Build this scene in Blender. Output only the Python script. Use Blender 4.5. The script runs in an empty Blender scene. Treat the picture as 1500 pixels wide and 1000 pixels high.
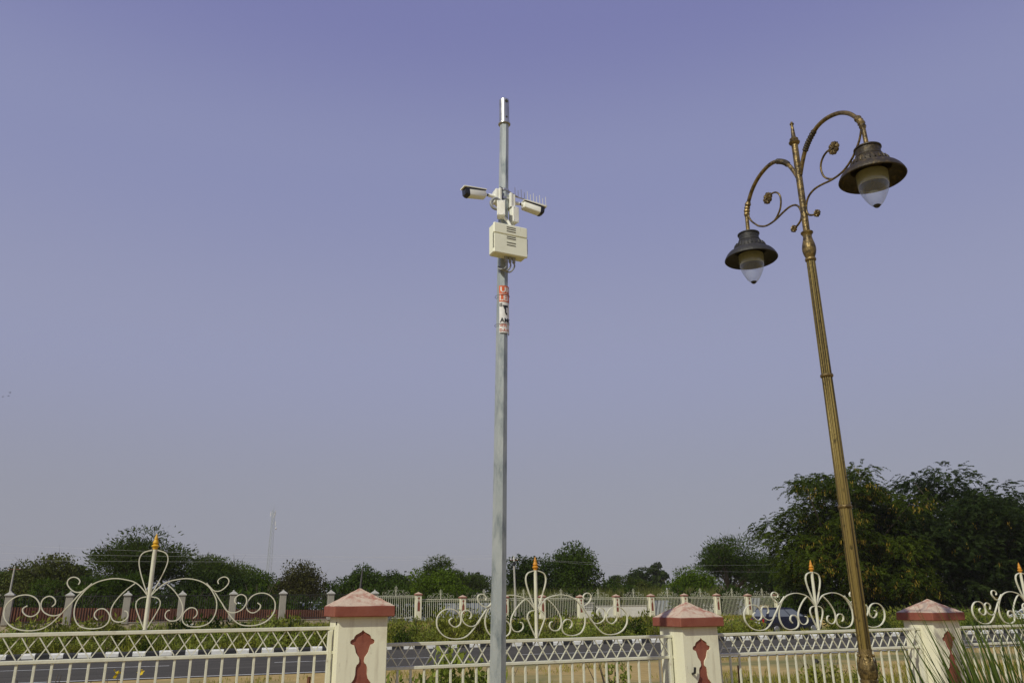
import bpy, math, random
import numpy as np
from mathutils import Vector, Matrix

# ------------------------------------------------------------------ camera, sky, sun, exposure
S = bpy.context.scene
COL = S.collection
CAM_H = 1.6
PITCH, YAW, ROLL = 0.317453, 0.393781, -0.010720
def camera_axes():
    cp, sp, cy, sy = math.cos(PITCH), math.sin(PITCH), math.cos(YAW), math.sin(YAW)
    F = Vector((sy*cp, cy*cp, sp)); R = Vector((cy, -sy, 0)); U = R.cross(F)
    c, s = math.cos(ROLL), math.sin(ROLL)
    return c*R + s*U, -s*R + c*U, F
cr, cu, cf = camera_axes()
cd = bpy.data.cameras.new('camera'); cam = bpy.data.objects.new('camera', cd); COL.objects.link(cam)
cd.sensor_width = 36.0; cd.lens = 1159.67/1500*36.0; cd.clip_start = 0.05; cd.clip_end = 6000
M3 = Matrix((cr, cu, -cf)).transposed()
cam.matrix_world = Matrix.Translation((0, 0, CAM_H)) @ M3.to_4x4()
S.camera = cam

SUN_DIR = Vector((-0.63, -0.394, 0.669)).normalized()
W = bpy.data.worlds.new('World'); S.world = W; W.use_nodes = True
wn = W.node_tree.nodes; wl = W.node_tree.links; wn.clear()
sky = wn.new('ShaderNodeTexSky'); sky.sky_type = 'NISHITA'; sky.sun_disc = False
sky.sun_elevation = math.asin(SUN_DIR.z); sky.sun_rotation = math.atan2(SUN_DIR.x, SUN_DIR.y)
sky.air_density = 1.0; sky.dust_density = 2.5; sky.ozone_density = 2.0; sky.altitude = 300
# hazy violet-grey dry-season sky: the sky texture veiled by an even haze that only depends on elevation
geo = wn.new('ShaderNodeTexCoord'); sep = wn.new('ShaderNodeSeparateXYZ'); wl.new(geo.outputs['Generated'], sep.inputs[0])
ramp = wn.new('ShaderNodeValToRGB'); SKY_K = 0.10
cr_ = ramp.color_ramp; cr_.interpolation = 'EASE'
stops = [(0.0,(.300,.300,.345)),(0.085,(.308,.305,.364)),(0.30,(.318,.328,.478)),(0.50,(.272,.288,.482)),(0.66,(.208,.216,.440)),(1.0,(.14,.145,.37))]
while len(cr_.elements) < len(stops): cr_.elements.new(0.5)
for e, (p_, c_) in zip(cr_.elements, stops): e.position = p_; e.color = (*c_, 1)
wl.new(sep.outputs['Z'], ramp.inputs[0])
gain = wn.new('ShaderNodeVectorMath'); gain.operation = 'SCALE'; gain.inputs['Scale'].default_value = 1.0/SKY_K; wl.new(ramp.outputs[0], gain.inputs[0])
veil = wn.new('ShaderNodeMix'); veil.data_type = 'RGBA'; veil.inputs[0].default_value = 0.88
bg = wn.new('ShaderNodeBackground'); bg.inputs[1].default_value = SKY_K
wo = wn.new('ShaderNodeOutputWorld')
wl.new(sky.outputs[0], veil.inputs[6]); wl.new(gain.outputs[0], veil.inputs[7]); wl.new(veil.outputs[2], bg.inputs[0]); wl.new(bg.outputs[0], wo.inputs[0])
sd = bpy.data.lights.new('sun', 'SUN'); sd.energy = 3.2; sd.angle = math.radians(0.6); sd.color = (1.0, 0.965, 0.80)
so = bpy.data.objects.new('sun', sd); COL.objects.link(so)
so.rotation_euler = SUN_DIR.to_track_quat('Z', 'Y').to_euler()
vs = S.view_settings; vs.view_transform = 'Standard'; vs.look = 'None'; vs.exposure = 0.0; vs.gamma = 1.0; vs.use_curve_mapping = False
S.render.engine = 'CYCLES'

# ------------------------------------------------------------------ helpers
rnd = random.Random(7)
npr = np.random.default_rng(11)

class MB:
    """collects geometry for one mesh object"""
    def __init__(s): s.v = []; s.f = []
    def add(s, v, f):
        o = len(s.v); s.v += [tuple(p) for p in v]; s.f += [tuple(i+o for i in q) for q in f]
        return s
    def box(s, x0, x1, y0, y1, z0, z1):
        return s.add([(x0,y0,z0),(x1,y0,z0),(x1,y1,z0),(x0,y1,z0),(x0,y0,z1),(x1,y0,z1),(x1,y1,z1),(x0,y1,z1)],
                     [(0,3,2,1),(4,5,6,7),(0,1,5,4),(1,2,6,5),(2,3,7,6),(3,0,4,7)])
    def bbox(s, x0, x1, y0, y1, z0, z1, b=0.004):
        """box with chamfered edges"""
        mb = MB(); X = (x0, x1); Y = (y0, y1); Z = (z0, z1); idx = {}; v = []
        for i in (0,1):
            for j in (0,1):
                for k in (0,1):
                    sx, sy, sz = (1 if i == 0 else -1), (1 if j == 0 else -1), (1 if k == 0 else -1)
                    for a in range(3):
                        p = [X[i]+sx*b, Y[j]+sy*b, Z[k]+sz*b]; p[a] = (X[i], Y[j], Z[k])[a]
                        idx[i,j,k,a] = len(v); v.append(tuple(p))
        g = idx; f = []
        for a in range(3):
            b1, b2 = (a+1) % 3, (a+2) % 3
            for s0 in (0,1):
                q = []
                for (m, n) in ((0,0),(1,0),(1,1),(0,1)):
                    c = [0,0,0]; c[a] = s0; c[b1] = m; c[b2] = n; q.append(g[c[0],c[1],c[2],a])
                f.append(tuple(q if s0 else q[::-1]))
        for a in range(3):
            b1, b2 = (a+1) % 3, (a+2) % 3
            for m in (0,1):
                for n in (0,1):
                    c0 = [0,0,0]; c1 = [0,0,0]; c0[a] = 0; c1[a] = 1
                    for c in (c0, c1): c[b1] = m; c[b2] = n
                    q = [g[c0[0],c0[1],c0[2],b1], g[c1[0],c1[1],c1[2],b1], g[c1[0],c1[1],c1[2],b2], g[c0[0],c0[1],c0[2],b2]]
                    f.append(tuple(q if (m ^ n) else q[::-1]))
        for i in (0,1):
            for j in (0,1):
                for k in (0,1):
                    q = [g[i,j,k,0], g[i,j,k,1], g[i,j,k,2]]
                    f.append(tuple(q if (i+j+k) % 2 else q[::-1]))
        return s.add(v, f)
    def tube(s, pts, rad, n=8, cap=True):
        pts = [Vector(p) for p in pts]; m = len(pts)
        if not hasattr(rad, '__len__'): rad = [rad]*m
        t = [(pts[min(i+1,m-1)] - pts[max(i-1,0)]).normalized() for i in range(m)]
        up = Vector((0,0,1)) if abs(t[0].z) < 0.9 else Vector((1,0,0))
        a = t[0].cross(up).normalized(); v = []; f = []
        for i in range(m):
            a = (a - t[i]*a.dot(t[i])); a = a.normalized() if a.length > 1e-6 else t[i].orthogonal().normalized()
            b = t[i].cross(a)
            for k in range(n):
                w = 2*math.pi*k/n; v.append(pts[i] + (a*math.cos(w) + b*math.sin(w))*rad[i])
        for i in range(m-1):
            for k in range(n):
                k2 = (k+1) % n; f.append((i*n+k, i*n+k2, (i+1)*n+k2, (i+1)*n+k))
        if cap: f.append(tuple(range(n))[::-1]); f.append(tuple(range((m-1)*n, m*n)))
        return s.add(v, f)
    def lathe(s, prof, n=24, c=(0,0,0), flute=None, cap=True):
        """prof: (radius, z) from bottom to top"""
        v = []; f = []; m = len(prof)
        for r, z in prof:
            for k in range(n):
                w = 2*math.pi*k/n; rr = r*(1 + (flute[1]*math.cos(flute[0]*w) if flute else 0))
                v.append((c[0]+rr*math.cos(w), c[1]+rr*math.sin(w), c[2]+z))
        for i in range(m-1):
            for k in range(n):
                k2 = (k+1) % n; f.append((i*n+k, i*n+k2, (i+1)*n+k2, (i+1)*n+k))
        if cap: f.append(tuple(range(n))[::-1]); f.append(tuple(range((m-1)*n, m*n)))
        return s.add(v, f)
    def strip(s, pts, t, d):
        """flat bar bent in the local XZ plane: thickness t in plane, depth d along Y; pts are (x, z)"""
        m = len(pts); v = []; f = []
        for i in range(m):
            x0, z0 = pts[max(i-1,0)]; x1, z1 = pts[min(i+1,m-1)]
            L = math.hypot(x1-x0, z1-z0) or 1; nx, nz = -(z1-z0)/L*t/2, (x1-x0)/L*t/2
            x, z = pts[i]
            v += [(x+nx,-d/2,z+nz),(x-nx,-d/2,z-nz),(x-nx,d/2,z-nz),(x+nx,d/2,z+nz)]
        for i in range(m-1):
            for k in range(4):
                k2 = (k+1) % 4; f.append((i*4+k, (i+1)*4+k, (i+1)*4+k2, i*4+k2))
        f.append((0,1,2,3)); o = (m-1)*4; f.append((o+3,o+2,o+1,o))
        return s.add(v, f)
    def prism(s, poly, y0, y1):
        """polygon of (x, z), counter-clockwise seen from -Y, between two y planes"""
        n = len(poly); v = [(x,y0,z) for x,z in poly] + [(x,y1,z) for x,z in poly]
        f = [tuple(range(n)), tuple(range(2*n-1, n-1, -1))]
        for i in range(n):
            j = (i+1) % n; f.append((i, n+i, n+j, j))
        return s.add(v, f)
    def xform(s, M): s.v = [tuple(M @ Vector(p)) for p in s.v]; return s
    def mesh(s, name, smooth=None):
        me = bpy.data.meshes.new(name); me.from_pydata(s.v, [], s.f); me.update()
        if smooth is not None:
            me.polygons.foreach_set('use_smooth', [True]*len(me.polygons)); me.set_sharp_from_angle(angle=math.radians(smooth))
        return me
    def build(s, name, mat, parent=None, smooth=None, kind=None):
        return link(name, s.mesh(name, smooth), mat, parent, kind)

def link(name, me, mat, parent=None, kind=None):
    o = bpy.data.objects.new(name, me); COL.objects.link(o)
    if mat is not None and not me.materials: me.materials.append(mat)
    if parent is not None: o.parent = parent
    if kind: o['kind'] = kind
    return o
def share(src, parent=None, loc=None):
    o = src.copy(); COL.objects.link(o); o.parent = parent
    if loc is not None: o.location = loc
    return o
def tag(o, label, cat, group=None):
    o['label'] = label; o['category'] = cat
    if group: o['group'] = group
    return o
def thing(name, label, cat, loc=(0,0,0), rz=0.0, group=None):
    o = bpy.data.objects.new(name, None); COL.objects.link(o); o.location = loc; o.rotation_euler = (0,0,rz)
    o.empty_display_size = 0.1
    return tag(o, label, cat, group)
def structure(o): o['kind'] = 'structure'; return o
def copy_tree(root, loc, rz, label, group=None):
    r = root.copy(); COL.objects.link(r); r.location = loc; r.rotation_euler = (0,0,rz); r['label'] = label
    if group: r['group'] = group
    for ch in list(root.children):
        c = ch.copy(); COL.objects.link(c); c.parent = r
        for g in list(ch.children):
            d = g.copy(); COL.objects.link(d); d.parent = c
    return r
def smooth_line(pts, k=4):
    """Catmull-Rom through the points"""
    P = [np.array(p, float) for p in pts]; out = []
    for i in range(len(P)-1):
        a = P[max(i-1,0)]; b = P[i]; c = P[i+1]; d = P[min(i+2,len(P)-1)]
        for j in range(k):
            t = j/k
            out.append(0.5*((2*b) + (-a+c)*t + (2*a-5*b+4*c-d)*t*t + (-a+3*b-3*c+d)*t**3))
    out.append(P[-1]); return [tuple(float(x) for x in p) for p in out]

# ------------------------------------------------------------------ materials
def mat(name, col, rough=0.7, metal=0.0, var=None, scale=6.0, detail=5.0, bump=0.0, bscale=60.0, spec=0.4, stretch=None, contrast=(0.35,0.65), rand=0.0):
    m = bpy.data.materials.new(name); m.use_nodes = True; nt = m.node_tree; n = nt.nodes; l = nt.links
    p = n['Principled BSDF']; p.inputs['Base Color'].default_value = (*col, 1); p.inputs['Roughness'].default_value = rough
    p.inputs['Metallic'].default_value = metal; p.inputs['Specular IOR Level'].default_value = spec
    tc = n.new('ShaderNodeTexCoord'); src = tc.outputs['Object']
    if stretch:
        mp = n.new('ShaderNodeMapping'); mp.inputs['Scale'].default_value = stretch; l.new(src, mp.inputs[0]); src = mp.outputs[0]
    col_out = None
    if var is not None:
        nz = n.new('ShaderNodeTexNoise'); nz.inputs['Scale'].default_value = scale; nz.inputs['Detail'].default_value = detail; l.new(src, nz.inputs['Vector'])
        r = n.new('ShaderNodeValToRGB'); r.color_ramp.elements[0].position = contrast[0]; r.color_ramp.elements[1].position = contrast[1]
        r.color_ramp.elements[0].color = (*col, 1); r.color_ramp.elements[1].color = (*var, 1)
        l.new(nz.outputs['Fac'], r.inputs[0]); col_out = r.outputs[0]; l.new(col_out, p.inputs['Base Color'])
    if rand > 0:
        oi = n.new('ShaderNodeObjectInfo'); mr = n.new('ShaderNodeMapRange'); mr.inputs[3].default_value = 1-rand; mr.inputs[4].default_value = 1+rand
        l.new(oi.outputs['Random'], mr.inputs[0]); h = n.new('ShaderNodeHueSaturation')
        if col_out: l.new(col_out, h.inputs['Color'])
        else: h.inputs['Color'].default_value = (*col, 1)
        l.new(mr.outputs[0], h.inputs['Value']); l.new(h.outputs[0], p.inputs['Base Color'])
    if bump > 0:
        nb = n.new('ShaderNodeTexNoise'); nb.inputs['Scale'].default_value = bscale; nb.inputs['Detail'].default_value = 6; l.new(src, nb.inputs['Vector'])
        b = n.new('ShaderNodeBump'); b.inputs['Strength'].default_value = bump; b.inputs['Distance'].default_value = 0.02
        l.new(nb.outputs['Fac'], b.inputs['Height']); l.new(b.outputs[0], p.inputs['Normal'])
    return m

def layered(name, base, layers, rough=0.7, metal=0.0, bump=0.0, bscale=40.0, spec=0.4):
    """base colour with several noise layers laid over it: (colour, scale, low, high, stretch)"""
    m = mat(name, base, rough, metal, bump=bump, bscale=bscale, spec=spec); nt = m.node_tree; n = nt.nodes; l = nt.links
    p = n['Principled BSDF']; tc = n.new('ShaderNodeTexCoord'); cur = None
    for i, (c, sc, lo, hi, st) in enumerate(layers):
        mp = n.new('ShaderNodeMapping'); mp.inputs['Scale'].default_value = st or (1,1,1); mp.inputs['Location'].default_value = (i*3.7, i*1.3, i*2.1)
        l.new(tc.outputs['Object'], mp.inputs[0])
        nz = n.new('ShaderNodeTexNoise'); nz.inputs['Scale'].default_value = sc; nz.inputs['Detail'].default_value = 7; nz.inputs['Roughness'].default_value = 0.62
        l.new(mp.outputs[0], nz.inputs['Vector'])
        mr = n.new('ShaderNodeMapRange'); mr.inputs[1].default_value = lo; mr.inputs[2].default_value = hi; l.new(nz.outputs['Fac'], mr.inputs[0])
        mx = n.new('ShaderNodeMix'); mx.data_type = 'RGBA'; l.new(mr.outputs[0], mx.inputs[0])
        if cur is None: mx.inputs[6].default_value = (*base, 1)
        else: l.new(cur, mx.inputs[6])
        mx.inputs[7].default_value = (*c, 1); cur = mx.outputs[2]
    l.new(cur, p.inputs['Base Color']); return m

def leaf_mat(name, dark, light, trans=0.35, rough=0.55):
    m = bpy.data.materials.new(name); m.use_nodes = True; nt = m.node_tree; n = nt.nodes; l = nt.links; n.clear()
    at = n.new('ShaderNodeAttribute'); at.attribute_name = 'tone'
    oi = n.new('ShaderNodeObjectInfo')
    mx = n.new('ShaderNodeMix'); mx.data_type = 'RGBA'; mx.inputs[6].default_value = (*dark, 1); mx.inputs[7].default_value = (*light, 1)
    l.new(at.outputs['Fac'], mx.inputs[0])
    hs = n.new('ShaderNodeHueSaturation'); mr = n.new('ShaderNodeMapRange'); mr.inputs[3].default_value = 0.82; mr.inputs[4].default_value = 1.15
    l.new(oi.outputs['Random'], mr.inputs[0]); l.new(mr.outputs[0], hs.inputs['Value']); l.new(mx.outputs[2], hs.inputs['Color'])
    d = n.new('ShaderNodeBsdfPrincipled'); d.inputs['Roughness'].default_value = rough; d.inputs['Specular IOR Level'].default_value = 0.08
    t = n.new('ShaderNodeBsdfTranslucent'); ms = n.new('ShaderNodeMixShader'); ms.inputs[0].default_value = trans
    l.new(hs.outputs[0], d.inputs['Base Color']); l.new(hs.outputs[0], t.inputs['Color'])
    l.new(d.outputs[0], ms.inputs[1]); l.new(t.outputs[0], ms.inputs[2])
    o = n.new('ShaderNodeOutputMaterial'); l.new(ms.outputs[0], o.inputs[0]); return m

CREAM = (0.74, 0.68, 0.47)
M = dict(
    cream=layered('cream_plaster', (0.72,0.70,0.53), [((0.65,0.63,0.46), 2.2, 0.45, 0.75, (1,1,.5)), ((0.46,0.41,0.30), 13, 0.56, 0.82, (1,1,.10)), ((0.36,0.32,0.24), 30, 0.64, 0.78, (1,1,.3)), ((0.55,0.50,0.38), 3.5, 0.55, 0.75, None)], 0.85, bump=0.05, bscale=45),
    fence=layered('cream_paint', (0.64,0.635,0.505), [((0.54,0.53,0.41), 5, 0.42, 0.70, None), ((0.30,0.25,0.17), 11, 0.60, 0.76, None), ((0.26,0.13,0.06), 17, 0.66, 0.74, None)], 0.6, bump=0.12, bscale=90),
    red=layered('red_oxide_paint', (0.208,0.058,0.036), [((0.262,0.090,0.056), 4, 0.42, 0.68, None), ((0.150,0.036,0.025), 16, 0.54, 0.74, (1,1,.3)), ((0.34,0.17,0.13), 30, 0.64, 0.76, None)], 0.75, bump=0.12, bscale=60),
    captop=layered('weathered_red_cap', (0.34,0.145,0.10), [((0.50,0.385,0.285), 6, 0.36, 0.52, None), ((0.53,0.44,0.33), 24, 0.46, 0.64, None), ((0.34,0.13,0.095), 11, 0.58, 0.72, None), ((0.24,0.15,0.12), 45, 0.62, 0.74, None)], 0.85, bump=0.25, bscale=80),
    yellow=layered('yellow_paint', (0.62,0.36,0.02), [((0.50,0.24,0.01), 14, 0.45, 0.7, None)], 0.5),
    orange=layered('faded_orange_paint', (0.55,0.24,0.015), [((0.40,0.17,0.02), 14, 0.45, 0.7, None)], 0.55),
    galv=layered('galvanised_steel', (0.33,0.37,0.37), [((0.43,0.46,0.445), 5.0, 0.42, 0.62, (1,1,.35)), ((0.19,0.225,0.235), 16, 0.48, 0.70, (1,1,.3)), ((0.42,0.43,0.40), 60, 0.58, 0.76, (1,1,.4))], 0.5, 0.45, bump=0.05, bscale=90),
    steel=mat('bright_steel', (0.55,0.55,0.53), 0.35, 0.85, var=(0.4,0.4,0.39), scale=20),
    white_plastic=layered('white_housing', (0.80,0.805,0.73), [((0.68,0.68,0.57), 12, 0.5, 0.75, None)], 0.45),
    ivory=layered('ivory_plastic', (0.78,0.785,0.63), [((0.68,0.68,0.52), 7, 0.5, 0.78, None), ((0.46,0.43,0.30), 30, 0.64, 0.8, (1,1,.3))], 0.5),
    black_plastic=mat('black_plastic', (0.012,0.013,0.016), 0.35, var=(0.02,0.02,0.024), scale=20),
    slot=mat('dark_slot', (0.05,0.048,0.035), 0.8),
    lens=mat('lens_glass', (0.01,0.012,0.018), 0.06, spec=0.8),
    grey_conduit=mat('grey_conduit', (0.30,0.31,0.31), 0.5, var=(0.24,0.25,0.25), scale=30),
    wire=mat('dark_wire', (0.06,0.06,0.06), 0.6),
    pale_wire=mat('pale_wire', (0.62,0.62,0.60), 0.5, 0.1),
    bronze=layered('antique_gold_flute_shading', (0.275,0.203,0.062), [((0.045,0.033,0.015), 60, 0.46, 0.58, (1,1,.006)), ((0.43,0.33,0.115), 85, 0.56, 0.66, (1,1,.008)), ((0.035,0.027,0.014), 30, 0.58, 0.70, (1,1,.6))], 0.36, 0.65, bump=0.12, bscale=50),  # patina streaks that also paint in ridge highlights and groove shade of the flutes
    bronze_cast=layered('cast_antique_gold', (0.215,0.150,0.055), [((0.060,0.043,0.020), 22, 0.42, 0.60, None), ((0.34,0.25,0.10), 46, 0.57, 0.70, None), ((0.03,0.024,0.013), 80, 0.60, 0.70, None)], 0.42, 0.5, bump=0.25, bscale=60),
    darkbronze=layered('dark_bronze_paint', (0.046,0.037,0.025), [((0.135,0.097,0.036), 22, 0.52, 0.70, None), ((0.03,0.026,0.02), 50, 0.55, 0.7, None)], 0.5, 0.4, bump=0.25, bscale=60),
    greybronze=layered('dull_black_bronze_paint', (0.035,0.034,0.034), [((0.07,0.065,0.055), 30, 0.55, 0.72, None)], 0.55, 0.3, bump=0.25, bscale=60),
    reflector=mat('yellowed_reflector', (0.33,0.30,0.11), 0.5, var=(0.26,0.23,0.08), scale=10),
    rust=layered('rusty_iron', (0.11,0.045,0.022), [((0.20,0.075,0.03), 20, 0.45, 0.65, None)], 0.85),
    road=layered('asphalt', (0.068,0.063,0.053), [((0.053,0.049,0.042), .8, 0.4, 0.65, (.15,1,1)), ((0.108,0.10,0.084), 3, 0.52, 0.72, (.08,1,1)), ((0.105,0.10,0.088), 150, 0.5, 0.75, None)], 0.95, bump=0.2, bscale=200, spec=0.12),
    lineP=layered('worn_road_paint', (0.55,0.55,0.52), [((0.20,0.195,0.19), 5, 0.52, 0.68, None)], 0.8),
    kerb_white=layered('kerb_white_paint', (0.70,0.70,0.66), [((0.50,0.48,0.42), 5, 0.45, 0.7, None), ((0.25,0.22,0.17), 14, 0.60, 0.74, None)], 0.8),
    kerb_black=layered('kerb_black_paint', (0.022,0.022,0.024), [((0.06,0.055,0.05), 8, 0.55, 0.74, None)], 0.8),
    concrete=layered('weathered_concrete', (0.33,0.31,0.26), [((0.24,0.225,0.185), 3, 0.42, 0.66, (1,1,.4)), ((0.16,0.145,0.115), 9, 0.58, 0.76, (1,1,.25)), ((0.42,0.39,0.32), 30, 0.55, 0.75, None)], 0.9, bump=0.3),
    concrete_cap=layered('pale_concrete_cap', (0.40,0.39,0.35), [((0.28,0.27,0.23), 8, 0.48, 0.7, None)], 0.9, bump=0.3),
    darkiron=mat('dark_iron_bars', (0.020,0.020,0.018), 0.7),
    redsheet=layered('red_brown_sheet', (0.150,0.056,0.030), [((0.095,0.036,0.020), 1.2, 0.4, 0.62, None), ((0.20,0.088,0.050), 5, 0.56, 0.72, None)], 0.8),
    plinth=layered('old_plinth_plaster', (0.42,0.37,0.26), [((0.27,0.23,0.15), 1.6, 0.42, 0.62, None), ((0.16,0.14,0.09), 5, 0.56, 0.74, (1,1,.4))], 0.9, bump=0.3),
    greysheet=layered('blue_grey_sheet', (0.27,0.30,0.345), [((0.20,0.225,0.265), .7, 0.42, 0.62, None), ((0.34,0.37,0.41), 3, 0.55, 0.75, None)], 0.6),
    whitewall=layered('whitewash', (0.66,0.66,0.63), [((0.50,0.49,0.44), 1.4, 0.45, 0.7, None)], 0.85),
    housewall=layered('pale_cream_wash', (0.62,0.57,0.44), [((0.48,0.44,0.33), 1.0, 0.45, 0.7, None)], 0.85),
    roof=mat('grey_roof_sheet', (0.32,0.31,0.30), 0.7, var=(0.24,0.23,0.22), scale=3),
    bark=layered('bark', (0.085,0.066,0.047), [((0.13,0.105,0.078), 6, 0.45, 0.68, (1,1,.25))], 0.9, bump=0.5, bscale=18),
    soil=None, carblue=None,
)
def glass_mat(name, tint_col, clear=0.75):
    m = bpy.data.materials.new(name); m.use_nodes = True; nt = m.node_tree; n = nt.nodes; l = nt.links; n.clear()
    t = n.new('ShaderNodeBsdfTransparent'); t.inputs[0].default_value = (*tint_col, 1)
    g = n.new('ShaderNodeBsdfGlossy'); g.inputs['Roughness'].default_value = 0.06; d = n.new('ShaderNodeBsdfDiffuse'); d.inputs[0].default_value = (0.80,0.84,0.84,1)
    lw0 = n.new('ShaderNodeLayerWeight'); lw0.inputs[0].default_value = 0.25; lw = n.new('ShaderNodeMapRange'); lw.inputs[3].default_value = 0.03; lw.inputs[4].default_value = 0.45; l.new(lw0.outputs['Facing'], lw.inputs[0])
    a = n.new('ShaderNodeMixShader'); b = n.new('ShaderNodeMixShader'); a.inputs[0].default_value = 1-clear
    l.new(t.outputs[0], a.inputs[1]); l.new(d.outputs[0], a.inputs[2]); l.new(lw.outputs[0], b.inputs[0]); l.new(a.outputs[0], b.inputs[1]); l.new(g.outputs[0], b.inputs[2])
    o = n.new('ShaderNodeOutputMaterial'); l.new(b.outputs[0], o.inputs[0]); return m
M['globe'] = glass_mat('lamp_globe_glass', (0.93,0.95,0.95), 0.86)
def car_paint(name, c):
    m = mat(name, c, 0.45, 0.0, var=tuple(x*1.25+0.004 for x in c), scale=3, spec=0.25)
    m.node_tree.nodes['Principled BSDF'].inputs['Coat Weight'].default_value = 0.08; return m
M['carblue'] = car_paint('dark_blue_car_paint', (0.010,0.012,0.024))
M['carwhite'] = car_paint('white_car_paint', (0.62,0.63,0.64))
M['carsilver'] = car_paint('silver_car_paint', (0.42,0.44,0.46))
M['carglass'] = mat('car_window_glass', (0.13,0.145,0.16), 0.05, spec=1.0)  # pale tint puts the light showing through the windows into the glass colour
M['tyre'] = mat('tyre_rubber', (0.018,0.018,0.018), 0.9)
M['rim'] = mat('wheel_rim', (0.42,0.42,0.43), 0.4, 0.7)
M['redlens'] = mat('tail_lamp_lens', (0.30,0.015,0.012), 0.2)
M['clearlens'] = mat('head_lamp_lens', (0.60,0.62,0.63), 0.15)
M['orange_print'] = mat('orange_print', (0.62,0.115,0.030), 0.6, var=(0.55,0.13,0.05), scale=30)
M['white_print'] = mat('white_print', (0.74,0.74,0.72), 0.6, var=(0.66,0.65,0.62), scale=30)
M['black_print'] = mat('black_print', (0.012,0.013,0.018), 0.6)
M['red_print'] = mat('faded_red_print', (0.50,0.13,0.07), 0.6)
L = dict(
    acacia=leaf_mat('acacia_leaf', (0.0286, 0.0504, 0.0059), (0.0840, 0.1193, 0.0160)),
    dense=leaf_mat('broad_leaf', (0.0202, 0.0420, 0.0042), (0.0689, 0.1092, 0.0118)),
    bright=leaf_mat('bright_leaf', (0.0403, 0.0773, 0.0034), (0.1008, 0.1512, 0.0101)),
    brown=leaf_mat('dry_leaf', (0.0420, 0.0437, 0.0101), (0.0882, 0.0882, 0.0202), 0.2),
    olive=leaf_mat('olive_leaf', (0.0420, 0.0521, 0.0092), (0.0966, 0.1134, 0.0210), 0.25),
    dark=leaf_mat('dark_leaf', (0.0151, 0.0302, 0.0042), (0.0454, 0.0722, 0.0101)),
    pinnate=leaf_mat('pinnate_leaf', (0.0235, 0.0420, 0.0025), (0.0840, 0.1176, 0.0092)),
    blue=leaf_mat('blue_green_leaf', (0.0151, 0.0302, 0.0067), (0.0521, 0.0798, 0.0176)),
    pod=leaf_mat('golden_pod', (0.3, 0.2, 0.03), (0.6, 0.44, 0.07), 0.45),
    far=leaf_mat('far_leaf', (0.0252, 0.0420, 0.0084), (0.0588, 0.0840, 0.0160)),
    shrub=leaf_mat('shrub_leaf', (0.1162, 0.1377, 0.0178), (0.3159, 0.3269, 0.0552)),
    shrub2=leaf_mat('fresh_shrub_leaf', (0.1217, 0.1627, 0.0243), (0.3143, 0.3541, 0.0636)),
    grass=leaf_mat('grass_blade', (0.126, 0.137, 0.016), (0.315, 0.284, 0.049)),
    reed=leaf_mat('reed_blade', (0.030,0.055,0.010), (0.105,0.145,0.030), 0.4),
    flower=leaf_mat('yellow_petal', (0.60,0.42,0.02), (0.75,0.58,0.04)),
    sorghum=leaf_mat('grey_green_stalk', (0.120, 0.140, 0.033), (0.256, 0.264, 0.075)),
)

# ------------------------------------------------------------------ ground, roads, kerb
def kerb_y(x): return 30.8 - 0.105*x
def near_y(x): return 21.3 - 0.05*x
PROF = [(-800,0),(-22,0),(3.0,0),(6.5,-0.36),(15.5,-0.36),(19.0,0.30),(24,0.36),(60,0.5),(3000,0.5)]
def ground_z(x, y):
    d = y - kerb_y(max(-60, min(120, x)))
    for (a, za), (b, zb) in zip(PROF, PROF[1:]):
        if a <= d <= b: return za + (zb-za)*(d-a)/(b-a)
    return 0.5
def ground_material():
    m = mat('dry_earth', (0.30,0.20,0.095), 0.95, bump=0.5, bscale=3.0); nt = m.node_tree; n = nt.nodes; l = nt.links; p = n['Principled BSDF']
    tc = n.new('ShaderNodeTexCoord')
    def noise(sc, lo, hi, loc=(0,0,0)):
        mp = n.new('ShaderNodeMapping'); mp.inputs['Location'].default_value = loc; l.new(tc.outputs['Object'], mp.inputs[0])
        z = n.new('ShaderNodeTexNoise'); z.inputs['Scale'].default_value = sc; z.inputs['Detail'].default_value = 8; l.new(mp.outputs[0], z.inputs['Vector'])
        r = n.new('ShaderNodeMapRange'); r.inputs[1].default_value = lo; r.inputs[2].default_value = hi; l.new(z.outputs['Fac'], r.inputs[0]); return r.outputs[0]
    def mix(f, a, b):
        x = n.new('ShaderNodeMix'); x.data_type = 'RGBA'; l.new(f, x.inputs[0])
        for i, c in ((6,a),(7,b)):
            if isinstance(c, tuple): x.inputs[i].default_value = (*c, 1)
            else: l.new(c, x.inputs[i])
        return x.outputs[2]
    soil = mix(noise(0.5, .38, .64), (0.40,0.285,0.098), (0.31,0.22,0.076))
    soil = mix(noise(4.0, .5, .75, (5,2,0)), soil, (0.47,0.35,0.145))
    turf = mix(noise(1.3, .4, .65, (9,1,0)), (0.15,0.150,0.045), (0.24,0.20,0.075))
    l.new(mix(noise(0.22, .50, .60, (3,7,0)), soil, turf), p.inputs['Base Color']); return m
M['soil'] = ground_material()
g = MB(); xs = [-3000,-400,-60] + list(range(-40,121,20)) + [400,3000]; ds = [a for a, _ in PROF]
rows = []
for d, z in PROF:
    rows.append([(x, (kerb_y(max(-60,min(120,x))) + d), z) for x in xs])
g.v = [p for r in rows for p in r]; nx = len(xs)
g.f = [(i*nx+j, i*nx+j+1, (i+1)*nx+j+1, (i+1)*nx+j) for i in range(len(rows)-1) for j in range(nx-1)]
structure(g.build('ground', M['soil']))

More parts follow.
